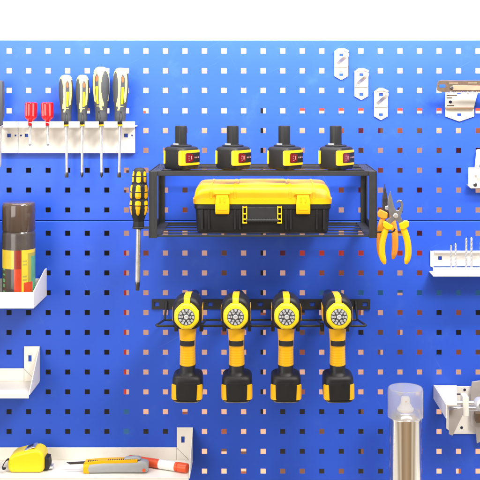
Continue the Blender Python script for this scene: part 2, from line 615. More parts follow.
# ------------------------------------------------------------------ toolbox
def toolbox():
    zb = Z0 + .0002
    W = 139 * S(.16) / 2
    cx = P(262.5, 0, .16).x
    yc, dp = -.089, .071
    t = thing('toolbox', 'yellow lidded black plastic toolbox on the lower tier of the black rack', 'toolbox', (cx, yc, zb))
    zs = P(0, 204.5, .16).z
    zt = P(0, 184.5, .14).z
    H = zs - zb
    m = MB()
    m.loft([sup((cx, yc, zb + h), W * f - .001, dp * g, 14, 72) for h, f, g in
            ((0, .945, .90), (.002, .96, .93), (.006, .966, .95), (H * .7, .978, .975), (H - .009, .985, .98), (H - .008, 1.0, 1.0), (H, 1.0, 1.0))])
    m.build('base', BLACKP, t, bev=.0008, sharp=40)
    for px, w in ((202, 2.2), (209, 1.5), (235, 1.6), (240, 1.6), (286, 1.6), (291, 1.6), (317, 1.5), (324, 2.2)):
        m = MB()
        x = P(px, 0, .16).x; hw = w * S(.16) / 2
        m.box((x - hw, yc - dp * 1.012, zb + .007), (x + hw, yc - dp * .93, zs - .0092))
        m.build('rib', BLACKP, t, bev=.0008)
    m = MB()
    L = zt - zs
    m.loft([sup((cx, yc, zs + h), W * f, dp * g, e, 72) for h, f, g, e in
            ((.0005, 1.005, 1.01, 14), (.0095, 1.01, 1.02, 14), (.0100, .995, .99, 14), (L * .55, .985, .97, 12), (L * .74, .972, .94, 10),
             (L * .88, .95, .89, 9), (L * .97, .925, .83, 9), (L, .90, .79, 9))])
    m.build('lid', YEL, t, sharp=40)
    # raised ribs that wrap from the front of the lid over its top
    for px in (211, 235, 290, 314):
        m = MB()
        x = P(px, 0, .16).x
        pr = [(yc - dp * 1.0, zs + .0105), (yc - dp * .985, zs + L * .55), (yc - dp * .955, zs + L * .76), (yc - dp * .90, zs + L * .905),
              (yc - dp * .80, zs + L * 1.035), (yc + dp * .75, zs + L * 1.035)]
        rings = []
        for (y, z) in pr:
            rings.append([Vector((x - .0022, y, z)), Vector((x + .0022, y, z)), Vector((x + .0022, y + .004, z - .004)), Vector((x - .0022, y + .004, z - .004))])
        m.loft(rings)
        m.build('lid_rib', YEL, t, bev=.0007)
    m = MB()
    x0, x1 = P(238, 0, .16).x, P(287, 0, .16).x
    m.loft([[Vector((x0 + i_, yc - dp * .80 + i_, z)), Vector((x1 - i_, yc - dp * .80 + i_, z)), Vector((x1 - i_, yc + dp * .7 - i_, z)), Vector((x0 + i_, yc + dp * .7 - i_, z))]
            for i_, z in ((0, zt - .0005), (.002, zt + .002))])
    m.build('lid_panel', YEL, t, bev=.0006)
    for px in (222.3, 303.2):
        x = P(px, 0, .164).x
        m = MB()
        y = yc - dp * 1.02
        w0, w1 = .0125, .0105
        prof = [(y + .004, zs + .021, w1 * .92), (y - .001, zs + .0215, w1), (y - .0035, zs + .016, w1), (y - .0045, zs + .004, w0), (y - .0045, zs - .012, w0),
                (y - .0030, zs - .0165, w0 * .95), (y + .001, zs - .0175, w0 * .9)]
        m.loft([[Vector((x - w, a_, z)), Vector((x + w, a_, z)), Vector((x + w, a_ + .004, z - .0005)), Vector((x - w, a_ + .004, z - .0005))] for a_, z, w in prof])
        lt = m.build('latch', YEL, t, bev=.0008)
        m = MB()
        for q in (-1, 1):
            m.box((x + q * .004 - .001, y - .0052, zs + .004), (x + q * .004 + .001, y - .0035, zs + .014))
        m.box((x - .008, y - .0052, zs - .009), (x + .008, y - .0042, zs - .0072))
        m.tube([(x - .0135, y - .002, zs + .0195), (x + .0135, y - .002, zs + .0195)], .0022, 10)
        m.build('latch_ridge', YEL, lt, bev=.0004)
    # handle
    for px in (244.8, 279.6):
        x = P(px, 0, .163).x
        m = MB()
        y = yc - dp * .985
        zt_, zb_ = P(0, 206.5, .163).z, P(0, 223.5, .163).z
        for q in (-.0033, .0033):
            m.box((x + q - .0009, y - .0045, zb_), (x + q + .0009, y + .001, zt_))
        for zz in (zt_ - .0016, (zt_ + zb_) / 2 + .002, zb_ + .0075, zb_ + .001):
            m.box((x - .0042, y - .0048, zz - .0011), (x + .0042, y + .001, zz + .0011))
        m.build('handle_bracket', YEL, t, bev=.0004)
    m = MB()
    zh = P(0, 220.5, .164).z
    xa, xb = P(246.5, 0, .164).x, P(278, 0, .164).x
    fl = lambda a_, h: 1
    prof = []
    nn = 44
    for k_ in range(nn + 1):
        h = (xb - xa) * k_ / nn
        prof.append((.0027 + (.0006 if k_ % 4 < 2 else 0), h))
    m.lathe((xa, yc - dp * 1.03, zh), prof, 14, axis='x')
    m.build('handle', RUBBER, t)
    m = MB()
    m.box((xa - .001, yc - dp * 1.006, P(0, 219, .16).z), (xb + .001, yc - dp * .94, P(0, 207, .16).z))
    m.build('handle_panel', RUBBER, t, bev=.0008)
    return t


toolbox()

# ------------------------------------------------------------------ drill rack
GX = [186.3, 236.0, 286.3, 337.3]
DPZ = P(0, 317, .243).z                     # height of the drill axis
DX = [P(g, 0, .243).x for g in GX]
ZP = DPZ - .0285                           # height of the prongs
t = thing('drill_rack', 'black steel wire rack with a flat slotted rail holding four drills', 'tool rack', (0, 0, P(0, 304, 0).z))
m = MB()
zt, zb = P(0, 299, 0).z, P(0, 309, 0).z
xl, xr = P(152, 0, 0).x, P(370, 0, 0).x
# flat rail with a slot in each end: built as strips round the slots
def slot_bar(m, x0, x1, z0, z1, holes, y0, y1):
    xs = [x0]
    for h in holes:
        xs += [h[0], h[1]]
    xs.append(x1)
    for i in range(len(xs) - 1):
        if i % 2 == 0:
            m.box((xs[i], y0, z0), (xs[i + 1], y1, z1))
        else:
            q = (z1 - z0) * .3
            m.box((xs[i], y0, z0), (xs[i + 1], y1, z0 + q)); m.box((xs[i], y0, z1 - q), (xs[i + 1], y1, z1))
hs = [(P(a, 0).x, P(b, 0).x) for a, b in ((154.5, 159.5), (208, 213), (258, 263), (310, 315), (362.5, 367.5))]
slot_bar(m, xl, xr, zb, zt, hs, -.0030, -.0004)
bmesh.ops.remove_doubles(m.bm, verts=m.bm.verts, dist=1e-5)
m.build('rail', BLACKM, t)
m = MB()
rr = .0021
zbk = P(0, 320, .012).z
xa, xb = P(165, 0, .012).x, P(357, 0, .012).x
m.tube([(xa - .002, -.012, zbk), (xb + .002, -.012, zbk)], rr, 10)
m.build('back_rod', BLACKM, t)
for x in (xa, xb):
    m = MB()
    q = -1 if x < 0 else 1
    m.tube([(x - q * .002, -.004, zt - .003), (x - q * .002, -.0055, zt - .008), (x, -.010, zbk + .006), (x, -.012, zbk)], rr, 10)
    m.build('side_strut', BLACKM, t)
hw = .0222
FD = .185
xs = [xa] + [v for dx in DX for v in (dx - hw, dx + hw)] + [xb]
for i in range(0, len(xs), 2):
    m = MB()
    a, b = xs[i], xs[i + 1]
    r_ = .006
    za, zb_ = ZP, ZP
    m.tube([(a, -.012, zbk), (a, -.02, zbk - (zbk - ZP) * .08), (a, -FD + r_, ZP), (a + r_ * .3, -FD + r_ * .3, ZP), (a + r_, -FD, ZP),
            (b - r_, -FD, ZP), (b - r_ * .3, -FD + r_ * .3, ZP), (b, -FD + r_, ZP), (b, -.02, zbk - (zbk - ZP) * .08), (b, -.012, zbk)], rr, 10)
    m.build('cradle_wire', BLACKM, t)
    for x in ((b,) if i == 0 else (a,) if i == len(xs) - 2 else (a, b)):
        m = MB()
        m.box((x - .0032, -FD - .0010, ZP - .010), (x + .0032, -FD + .014, ZP + .0032))
        m.build('clip', RUBBER, t, bev=.0012)


# ------------------------------------------------------------------ drills
def drill():
    """local origin on the drill axis; the motor end faces the viewer (-y)"""
    t = thing('cordless_drill', '', 'drill', (0, 0, 0), 'cordless drills hanging in the lower rack', False)
    # black housing, a hull that runs back towards the board
    m = MB()
    m.loft([sup((0, y, .003 + dz), a, b, 2.6, 48, 'y', 3.6) for y, a, b, dz in
            ((-.040, .013, .014, -.008), (-.046, .018, .018, -.006), (-.056, .0215, .022, -.003), (-.075, .0238, .0255, -.001), (-.10, .0252, .0280, 0),
             (-.130, .0255, .0285, 0), (-.1385, .0245, .0275, 0), (-.1425, .0225, .0255, -.001), (-.1435, .020, .022, -.001))])
    m.build('housing', BLACKP, t, sharp=50)
    # rear cap, an octagonal dish with a vent
    m = MB()

    def octo(y, r, rz, e=3.2):
        out = []
        for k_ in range(48):
            th = 2 * PI * k_ / 48
            # rounded octagon
            c8 = math.cos(((th + PI / 8) % (PI / 4)) - PI / 8)
            q = 1 / (c8 * .45 + .55)
            out.append(Vector((r * q * math.cos(th), y, rz * q * math.sin(th))))
        return out
    m.loft([octo(y, a, b) for y, a, b in ((-.136, .0214, .0224), (-.148, .0212, .0222), (-.1505, .0204, .0214), (-.1525, .0184, .0194), (-.153, .0165, .018))])
    cap = m.build('rear_cap', YELB, t, sharp=35)
    m = MB()
    m.lathe((0, 0, 0), [(.0142, .1525), (.0142, .1536), (.0136, .1539)], 48, 'y')
    vent = m.build('vent', GREYP, cap)
    m = MB()
    n = 12
    for k_ in range(n):
        a0 = 2 * PI * k_ / n
        pts = [(r * math.cos(a0 + da), r * math.sin(a0 + da)) for (r, da) in ((.0092, -.17), (.0132, -.23), (.0134, -.04), (.0132, .16), (.0092, .12))]
        m.prism(pts, .1535, .1545)
        if k_ % 2 == 0:
            pts = [(r * math.cos(a0 + da), r * math.sin(a0 + da)) for (r, da) in ((.0056, -.26), (.0084, -.34), (.0086, .0), (.0084, .26), (.0056, .16))]
            m.prism(pts, .1535, .1543)
    m.build('vent_vane', LGREY, cap, bev=.0002, seg=1)
    m = MB()
    m.lathe((0, 0, 0), [(.0040, .1535), (.0040, .1546), (.0032, .1550), (.0020, .1550), (.0016, .1545), (.0010, .1545)], 24, 'y')
    m.build('vent_hub', LGREY, cap)
    # yellow strip along the top of the housing, yellow flanks low down
    m = MB()
    rings = []
    for y, z, w in ((-.046, .0160, .005), (-.056, .0225, .0054), (-.075, .0284, .0058), (-.10, .0317, .0062), (-.130, .0322, .0064), (-.1395, .0308, .0062), (-.1440, .0272, .0056), (-.1462, .0200, .0050)):
        rings.append([Vector((-w, y, z - .006)), Vector((-w * .9, y, z)), Vector((w * .9, y, z)), Vector((w, y, z - .006))])
    m.loft(rings)
    m.build('top_strip', YEL, t, bev=.0005)
    for q in (-1, 1):
        m = MB()
        m.loft([[Vector((q * x, y, z0)), Vector((q * (x + .0012), y, z0)), Vector((q * (x + .0012), y, z1)), Vector((q * x, y, z1))]
                for y, x, z0, z1 in ((-.078, .0234, -.011, .010), (-.10, .0243, -.013, .012), (-.128, .0248, -.012, .011))])
        m.build('side_panel', YEL, t, bev=.0005)
    # chuck pointing at the board
    m = MB()
    m.lathe((0, 0, -.006), [(.0045, -.075), (.0060, -.070), (.0105, -.066), (.0112, -.020), (.0125, -.012), (.0125, .044)], 32, 'y')
    m.build('chuck', DSTEEL, t)
    # handle: tapered grip with finger ridges
    m = MB()
    rings = []
    nz = 48
    z0, z1 = -.020, -.092
    for k_ in range(nz + 1):
        f = k_ / nz
        z = z0 + (z1 - z0) * f
        a = .0158 - .0036 * math.sin(min(1, f * 1.5) * PI * .5) + .0016 * f
        b = .0185 - .001 * math.sin(f * PI)
        if f > .60 and k_ % 3 == 0:
            a -= .00035; b -= .00035
        y = -.118 + .010 * f
        rings.append(sup((0, y, z), a, b, 2.5, 36))
    m.loft(rings)
    gr = m.build('handle', YELO, t, sharp=60)
    m = MB()
    zc_, hh_ = z0 + (z1 - z0) * .43, .0045
    rings = []
    for k_ in range(21):
        th = R(-90) + R(-62 + 124 * k_ / 20)
        ring = []
        for o_, z in ((-.0015, zc_ - hh_), (.0009, zc_ - hh_), (.0009, zc_ + hh_), (-.0015, zc_ + hh_)):
            ring.append(Vector(((.0130 + o_) * math.copysign(abs(math.cos(th)) ** .8, math.cos(th)), -.1137 + (.0177 + o_) * math.copysign(abs(math.sin(th)) ** .8, math.sin(th)), z)))
        rings.append(ring)
    m.loft(rings)
    m.build('grip_band', RUBBER, gr)
    m = MB()
    m.prism([(-.003, -.012), (.003, -.012), (.0035, -.030), (-.0035, -.030)], .090, .096)
    m.build('trigger', BLACKP, t, bev=.001)
    m = MB()
    m.loft([sup((0, -.108, z), a, b, 3, 36) for z, a, b in ((-.0905, .0128, .0175), (-.092, .0138, .0185), (-.101, .0130, .018), (-.106, .0150, .0200), (-.110, .0185, .024))])
    m.build('neck', BLACKP, t, sharp=50)
    # battery
    m = MB()
    m.loft([sup((.0003, -.104, z), a, b, 5, 56) for z, a, b in
            ((-.107, .0200, .0240), (-.1085, .0225, .0265), (-.1110, .0250, .0290), (-.1145, .0258, .0298), (-.135, .0264, .0304), (-.149, .0255, .0296), (-.1520, .0240, .0282), (-.1535, .0215, .026))])
    bt_ = m.build('battery', BLACKP, t, sharp=50)
    m = MB()
    m.loft([sup((.0003, -.1355, z), a, .0012, 4, 32) for z, a in ((-.117, .0165), (-.119, .0185), (-.145, .0175), (-.147, .016))])
    m.build('front_panel', BLACKP, bt_, bev=.0004)
    for q in (-1, 1):
        m = MB()
        e, aa, bb = 5, .0264, .0304
        rings = []
        for k_ in range(17):
            th = R(-90) + q * R(11 + 62 * k_ / 16)
            def pt(o_, z):
                return Vector((.0003 + (aa + o_) * math.copysign(abs(math.cos(th)) ** (2 / e), math.cos(th)),
                               -.104 + (bb + o_) * math.copysign(abs(math.sin(th)) ** (2 / e), math.sin(th)), z))
            u = min(k_, 16 - k_) / 16
            dz = .003 * max(0, 1 - u / .2) ** 2
            rings.append([pt(-.001, -.1475 + dz), pt(.0010, -.1475 + dz), pt(.0010, -.1215 - dz), pt(-.001, -.1215 - dz)])
        m.loft(rings)
        m.build('release_clip', YEL, bt_, bev=.0005, sharp=40)
    return t


dr = drill()
lab = ['yellow and black cordless drill hanging at the left end of the lower rack',
       'yellow and black cordless drill hanging second from left in the lower rack',
       'yellow and black cordless drill hanging third from left in the lower rack',
       'yellow and black cordless drill hanging at the right end of the lower rack']
for i, x in enumerate(DX):
    loc = Vector((x, -.09, DPZ))
    if i == 0:
        dr.location = loc; dr['label'] = lab[0]; dr.rotation_euler = (0, R(.5), 0)
    else:
        dup(dr, loc, lab[i]).rotation_euler = (0, R((0, -.5, .3, -.9)[i]), R((0, -.3, .3, 1.2)[i]))


# ------------------------------------------------------------------ white tool rails, top left
def tool_rail(x0, x1, slots, label, holes):
    """slots: pixel centres of tools; back plate, forward shelf with notches"""
    d = .042
    t = thing('tool_rail', label, 'tool rail', P((x0 + x1) / 2, 152, 0), 'white tool rails')
    m = MB()
    zt, zb = P(0, 127, .003).z, P(0, 152, .003).z
    # plate with square holes
    xs = [P(x0, 0, .003).x]
    hh = []
    for (hx, w) in holes:
        xs += [P(hx - w, 0, .003).x, P(hx + w, 0, .003).x]; hh.append(w)
    xs.append(P(x1, 0, .003).x)
    zc = P(0, 135.5, .003).z
    for i in range(len(xs) - 1):
        if i % 2 == 0:
            m.box((xs[i], -.003, zb), (xs[i + 1], -.001, zt))
        else:
            w = hh[(i - 1) // 2] * PX
            m.box((xs[i], -.003, zb), (xs[i + 1], -.001, zc - w)); m.box((xs[i], -.003, zc + w), (xs[i + 1], -.001, zt))
    m.box((xs[0], -.009, zb - .0018), (xs[-1], -.001, zb))
    bmesh.ops.remove_doubles(m.bm, verts=m.bm.verts, dist=1e-5)
    m.build('back_plate', WHITE, t)
    m = MB()
    z = P(0, 127, d).z
    # notched shelf: teeth between the slots, then a continuous strip at the back
    e = [x0]
    for s, w in slots:
        e += [s - w, s + w]
    e.append(x1)
    for i in range(0, len(e), 2):
        xa, xb = P(e[i], 0, d).x, P(e[i + 1], 0, d).x
        m.box((xa, -d, z), (xb, -.010, z + .0018))
        m.box((xa, -d - .0016, z - .0012), (xb, -d, z + .0105))
    m.box((P(x0, 0, d).x, -.010, z), (P(x1, 0, d).x, -.001, z + .0018))
    m.build('notched_shelf', WHITE, t, bev=.0004)
    return t


SLOTS = [(30.2, 2.0), (47.6, 2.0), (66.3, 2.6), (82.3, 2.6), (101.3, 2.6), (120, 2.6)]
tool_rail(18.4, 135, SLOTS, 'long white notched steel rail holding red and grey screwdrivers', [(21, 0.9), (26.5, 1.7), (126, 1.9), (132, .8)])
tool_rail(-40, 17.8, [(1.0, 2.2)], 'short white notched steel rail cut off at left photo edge', [(9, 1.8), (15.5, .9)])


def driver_mesh(flip, name):
    """handle about z, z=0 at the collar, height 1 -> scaled by caller; front is -y"""
    pr = [(0.052, 0.0), (0.052, 0.035), (0.070, 0.04), (0.085, 0.055), (0.098, 0.10), (0.105, 0.16), (0.102, 0.24), (0.108, 0.32), (0.122, 0.42), (0.138, 0.55),
          (0.146, 0.66), (0.146, 0.76), (0.138, 0.86), (0.118, 0.94), (0.085, 0.985), (0.045, 1.0)]
    # resample
    prof = []
    for i in range(len(pr) - 1):
        steps = max(1, int((pr[i + 1][1] - pr[i][1]) / .008))
        for s in range(steps):
            f = s / steps
            prof.append((pr[i][0] + (pr[i + 1][0] - pr[i][0]) * f, pr[i][1] + (pr[i + 1][1] - pr[i][1]) * f))
    prof.append(pr[-1])

    def fn(a, h):
        u = (a + PI / 2 + PI) % (2 * PI) - PI           # 0 facing the viewer
        if abs(u) > PI / 2:
            u = PI - abs(u)
        u *= flip
        if h < .036:
            return 3
        if h < .075:
            return 4
        if h < .34:
            if ((u - .25) / .30) ** 2 + ((h - .16) / .10) ** 2 < 1 and abs(((u - .25) / .30) ** 2 + ((h - .16) / .10) ** 2 - .72) < .28:
                return 4
            return 0 if not (.27 < h and -.4 + (h - .27) * 3 < u < -.05 + (h - .27) * 3) else 1
        q = ((u + .80) / .66) ** 2 + ((h - .65) / .285) ** 2
        if q < 1:
            return 0
        if u < -.25 and h < .42:
            return 0 if u < -.55 else 1
        # dark inset that holds the yellow bar and the orange arrow
        if .12 < u < .66 and .345 < h < .90 - .25 * abs(u - .40):
            if .22 < u < .56 and .375 < h < .665:
                return 2
            if ((u - .38) / .14) ** 2 + ((h - .80) / .05) ** 2 < 1:
                return 5
            return 0
        if u > 1.05 and h < .90:
            return 0
        if h < .36 + .06 * u and u > .66:
            return 0
        return 1
    mb = MB()
    mb.lathe((0, 0, 0), prof, 160, fn=fn)
    return mb.build(name, [GREYP, CREAM, YELB, YELO, RUBBER, ORED])


proto = {}


def big_driver(px, ytop, wide, flip, tip, label, slant=0.0):
    d = .030
    base = P(px, 126, d)
    t = thing('screwdriver', label, 'screwdriver', base, 'grey and yellow screwdrivers in the white rail', False)
    H = (126 - ytop) * S(d)
    h = driver_mesh(flip, 'handle')
    h.parent = t
    w = wide * S(d) / .292
    h.scale = (w, w, H)
    m = MB()
    L = (177.5 - 126) * S(d)
    r = 1.35 * S(d)
    m.lathe((0, 0, 0), [(r, .001), (r, -L + .010)], 16)
    s = m.build('shaft', STEEL, t)
    m = MB()
    if tip == 'flat':
        m.loft([sup((0, 0, z), a, b, 4, 20) for z, a, b in ((-L + .010, r, r), (-L + .006, r * 1.45, r * .9), (-L, r * 1.3, r * .25))])
    else:
        m.loft([sup((0, 0, z), a, a, 2, 20) for z, a in ((-L + .010, r), (-L + .0085, r * 1.1), (-L + .004, r * 1.05), (-L, r * .35))])
    m.build('tip', DSTEEL, t)
    t.rotation_euler = (0, slant, 0)
    return t


big_driver(66.3, 75, 14.5, 1, 'flat', 'grey and cream screwdriver leftmost of the four large ones, beside the red pair', R(-.5))
big_driver(82.3, 75, 13.5, 1, 'cross', 'slimmest grey and cream screwdriver, second of the four large ones', R(.4))
big_driver(101.3, 67, 17, -1, 'cross', 'largest grey and cream screwdriver with its orange mark at left of the handle', R(-.3))
big_driver(120, 68, 16, 1, 'flat', 'grey and cream screwdriver at the right end of the white rail', R(1.0))


def red_driver(px, label, tilt):
    d = .029
    base = P(px, 126, d)
    t = thing('screwdriver', label, 'screwdriver', base, 'small red screwdrivers in the white rail', False)
    k_ = S(d)
    m = MB()
    fl = lambda a, h: 1 - (.20 * max(0, math.cos(a * 6 + .5)) if h > 7 * k_ else 0)
    m.lathe((0, 0, 0), [(1.9 * k_, 0), (3.2 * k_, .8 * k_), (3.4 * k_, 2.5 * k_), (2.6 * k_, 4 * k_), (3.2 * k_, 6 * k_), (5.0 * k_, 7.5 * k_), (5.9 * k_, 9 * k_), (6.1 * k_, 12 * k_), (6.2 * k_, 22 * k_), (5.8 * k_, 23.3 * k_), (4.6 * k_, 23.9 * k_), (2 * k_, 24.1 * k_)], 60, flute=fl)
    m.build('handle', REDT, t, sharp=40)
    m = MB()
    m.lathe((0, 0, 0), [(1.0 * k_, .001), (1.0 * k_, -16 * k_), (1.5 * k_, -18 * k_), (.5 * k_, -20 * k_)], 14)
    m.build('shaft', STEEL, t)
    t.rotation_euler = (0, R(tilt), 0)


red_driver(30.4, 'small red clear handled screwdriver, left one of the red pair', 1.5)
red_driver(47.6, 'small red clear handled screwdriver beside the large grey screwdrivers', -1.0)

# dark handled tool at the left picture edge
d = .03
base = P(-1.6, 126, d)
t = thing('screwdriver', 'dark grey square handled screwdriver cut off at the left photo edge', 'screwdriver', base, None, False)
k_ = S(d)
m = MB()
m.loft([sup((0, 0, z * k_), a * k_, a * k_, 5, 40) for z, a in ((0, 2.6), (1, 3.6), (6, 4.0), (10, 5.2), (42, 5.4), (44.5, 4.8), (45.5, 3.6))])
m.build('handle', GREYP, t, bev=.0006)
m = MB()
m.lathe((0, 0, 0), [(3.9 * k_, 3 * k_), (3.9 * k_, 4.5 * k_)], 24)
m.build('collar', RUBBER, t)
m = MB()
m.lathe((1.2 * k_, 0, 0), [(2.0 * k_, .001), (2.0 * k_, -38 * k_), (1.4 * k_, -41 * k_)], 16)
m.build('shaft', STEEL, t)

# ------------------------------------------------------------------ black and yellow screwdriver beside the rack
def yellow_driver():
    d = SDD
    k_ = S(d)
    base = Vector((SDX, -d, P(0, 229, d).z))
    t = thing('screwdriver', 'black and yellow ergonomic screwdriver hanging at the left end of the rack', 'screwdriver', base, None, False)
    pr = [(3.5, 0), (5.0, .5), (5.6, 3), (5.4, 8), (6.6, 12), (8.4, 17), (9.2, 21), (9.5, 25), (8.9, 29.0), (8.6, 30.5), (9.4, 33), (9.4, 37), (8.6, 43), (7.4, 45.5),
          (7.5, 47), (7.3, 53), (6.6, 57), (5.8, 59.5), (4.2, 61), (2.0, 61.4)]
    prof = []
    for i in range(len(pr) - 1):
        n = max(1, int((pr[i + 1][1] - pr[i][1]) / .5))
        for s in range(n):
            f = s / n
            prof.append(((pr[i][0] + (pr[i + 1][0] - pr[i][0]) * f) * k_, (pr[i][1] + (pr[i + 1][1] - pr[i][1]) * f) * k_))
    prof.append((pr[-1][0] * k_, pr[-1][1] * k_))
    N6 = 6

    def fn(a, h):
        h = h / k_
        u = ((a + PI / 2 + PI / N6) % (2 * PI / N6)) - PI / N6
        for z0, z1, w0, w1, gap in ((14.5, 29.0, .20, .42, 24.0), (31.0, 44.5, .42, .30, 37.5), (47.0, 58.0, .40, .34, 53.0)):
            if z0 < h < z1:
                f = (h - z0) / (z1 - z0)
                w = w0 + (w1 - w0) * f
                # rounded ends
                e_ = min(h - z0, z1 - h)
                if e_ < 1.6:
                    w *= math.sqrt(max(0, 1 - (1 - e_ / 1.6) ** 2))
                if abs(u) < w * .82 and abs(h - gap) > .35:
                    return 1
        return 0

    mb = MB()
    mb.lathe((0, 0, 0), prof, 120, fn=fn, flute=lambda a, h: 1 + .02 * math.cos(6 * (a + PI / 2)))
    mb.build('handle', [RUBBER, YEL], t, sharp=70)
    m = MB()
    m.lathe((0, 0, 0), [(2.7 * k_, .002), (2.7 * k_, -1 * k_), (2.5 * k_, -2 * k_), (2.5 * k_, -51 * k_), (2.2 * k_, -53 * k_)], 24)
    m.build('shaft', STEEL, t)
    m = MB()
    m.loft([sup((0, 0, -z * k_), a * k_, b * k_, 2.4, 24) for z, a, b in ((53, 2.2, 2.2), (55, 2.3, 2.3), (58, 2.0, 1.6), (61.5, 1.8, .5))])
    m.build('tip', DSTEEL, t)
    t.rotation_euler = (0, R(1.0), 0)


yellow_driver()


# ------------------------------------------------------------------ pliers
def bez(pts, n=10):
    """Catmull-Rom through points"""
    P_ = [Vector(p) for p in pts]
    P_ = [2 * P_[0] - P_[1]] + P_ + [2 * P_[-1] - P_[-2]]
    out = []
    for i in range(1, len(P_) - 2):
        p0, p1, p2, p3 = P_[i - 1:i + 3]
        for s in range(n):
            t_ = s / n
            out.append(.5 * ((2 * p1) + (-p0 + p2) * t_ + (2 * p0 - 5 * p1 + 4 * p2 - p3) * t_ ** 2 + (-p0 + 3 * p1 - 3 * p2 + p3) * t_ ** 3))
    out.append(P_[-2])
    return out


def grip(m, pts, d, radii, flat=.75):
    pp = bez([P(x, y, d) for x, y in pts])
    n = len(pp)
    rings = []
    for i, p in enumerate(pp):
        tn = (pp[min(i + 1, n - 1)] - pp[max(i - 1, 0)]).normalized()
        side = Vector((0, 1, 0)).cross(tn).normalized()
        f = i / (n - 1)
        # radius along the grip
        seg = f * (len(radii) - 1); k0 = min(int(seg), len(radii) - 2)
        r = (radii[k0] + (radii[k0 + 1] - radii[k0]) * (seg - k0)) * S(d)
        rings.append([p + side * (r * math.cos(2 * PI * q / 20)) + Vector((0, 1, 0)) * (r * flat * math.sin(2 * PI * q / 20)) for q in range(20)])
    m.loft(rings)


dA, dB = .166, .116
tA = thing('pliers', 'pliers with bright yellow grips and hooked grey jaws hanging in front', 'pliers', P(395, 232, dA))
m = MB(); grip(m, [(388.5, 222.5), (385.5, 230), (382.3, 242), (382.0, 254), (384.8, 264)], dA, [2.2, 2.8, 3.1, 3.3, 3.3, 3.3, 3.3, 3.3, 3.3, 3.2, 2.9, 1.4]); m.build('grip', YEL, tA, sharp=60)
m = MB(); grip(m, [(400.5, 222.5), (404, 230), (407.5, 242), (408.2, 254), (406.0, 264)], dA, [2.2, 2.8, 3.1, 3.3, 3.3, 3.3, 3.3, 3.3, 3.3, 3.2, 2.9, 1.4]); m.build('grip', YEL, tA, sharp=60)
for pts in ([(382.5, 222.0), (385.5, 221), (393.5, 226.0), (391.5, 229.8), (386, 229.5), (382, 226.0)], [(408.8, 221.0), (405, 220.4), (398.6, 223.4), (400, 229.5), (404, 229.8), (408.6, 226.2)]):
    m = MB(); m.prism(pxs(pts, dA), dA - .0055, dA + .0055); m.build('grip_guard', YEL, tA, bev=.002, seg=3)
m = MB()
m.prism(pxs([(387.5, 227), (385.8, 221), (390.5, 217), (388.6, 211), (387.4, 203), (388.3, 196), (390.0, 191), (392.4, 200), (394.0, 206.5), (396.0, 210.5),
             (398.8, 210.0), (400.6, 206.5), (400.7, 203.2), (398.6, 201.8), (396.9, 203.4), (396.3, 201.6), (398.6, 199.6), (401.8, 200.6), (403.2, 204.0), (402.4, 210.0), (400.6, 216), (403.0, 222), (401.5, 227), (398, 222), (395, 220.0), (391.5, 222.5)], dA), dA - .003, dA + .003)
m.build('jaws', GSTEEL, tA, bev=.0006)
m = MB(); m.lathe(P(395.4, 215.6, dA), [(.0042, .0028), (.0042, .0042), (.0034, .0048)], 24, 'y'); m.build('rivet', STEEL, tA)

tB = thing('pliers', 'long nose pliers with orange grips and dark jaws hanging behind the yellow pair', 'pliers', P(388, 232, dB))
m = MB(); grip(m, [(384.5, 215), (381.2, 224), (379.4, 236), (379.6, 248), (381.6, 259)], dB, [2.0, 2.6, 2.9, 3.0, 3.0, 3.0, 3.0, 3.0, 3.0, 2.9, 2.6, 1.2]); m.build('grip', ORANGE, tB, sharp=60)
m = MB(); grip(m, [(390.5, 215), (393.2, 224), (394.9, 236), (394.9, 248), (393.0, 259)], dB, [2.0, 2.7, 3.1, 3.2, 3.2, 3.2, 3.2, 3.2, 3.1, 3.0, 2.7, 1.2]); m.build('grip', ORANGE, tB, sharp=60)
for pts in ([(377.3, 212.5), (380, 209), (387.5, 212.5), (387, 218.5), (382, 219), (377.5, 216.5)], [(398, 212.0), (395, 209), (389, 212.5), (389.5, 219.0), (394, 219.2), (398, 216.5)]):
    m = MB(); m.prism(pxs(pts, dB), dB - .005, dB + .005); m.build('grip_guard', ORANGE, tB, bev=.002, seg=3)
m = MB()
m.prism(pxs([(384, 214), (382.0, 206), (382.0, 199), (383.5, 191), (384.6, 183.5), (386.2, 191), (387.4, 198.5), (389.2, 199), (390.4, 206), (390.6, 214), (388, 218), (386, 218)], dB), dB - .003, dB + .003)
m.build('jaws', DSTEEL, tB, bev=.0006)
m = MB(); m.lathe(P(386.8, 207.8, dB), [(.0040, .0028), (.0040, .0042), (.0032, .0048)], 24, 'y'); m.build('rivet', STEEL, tB)


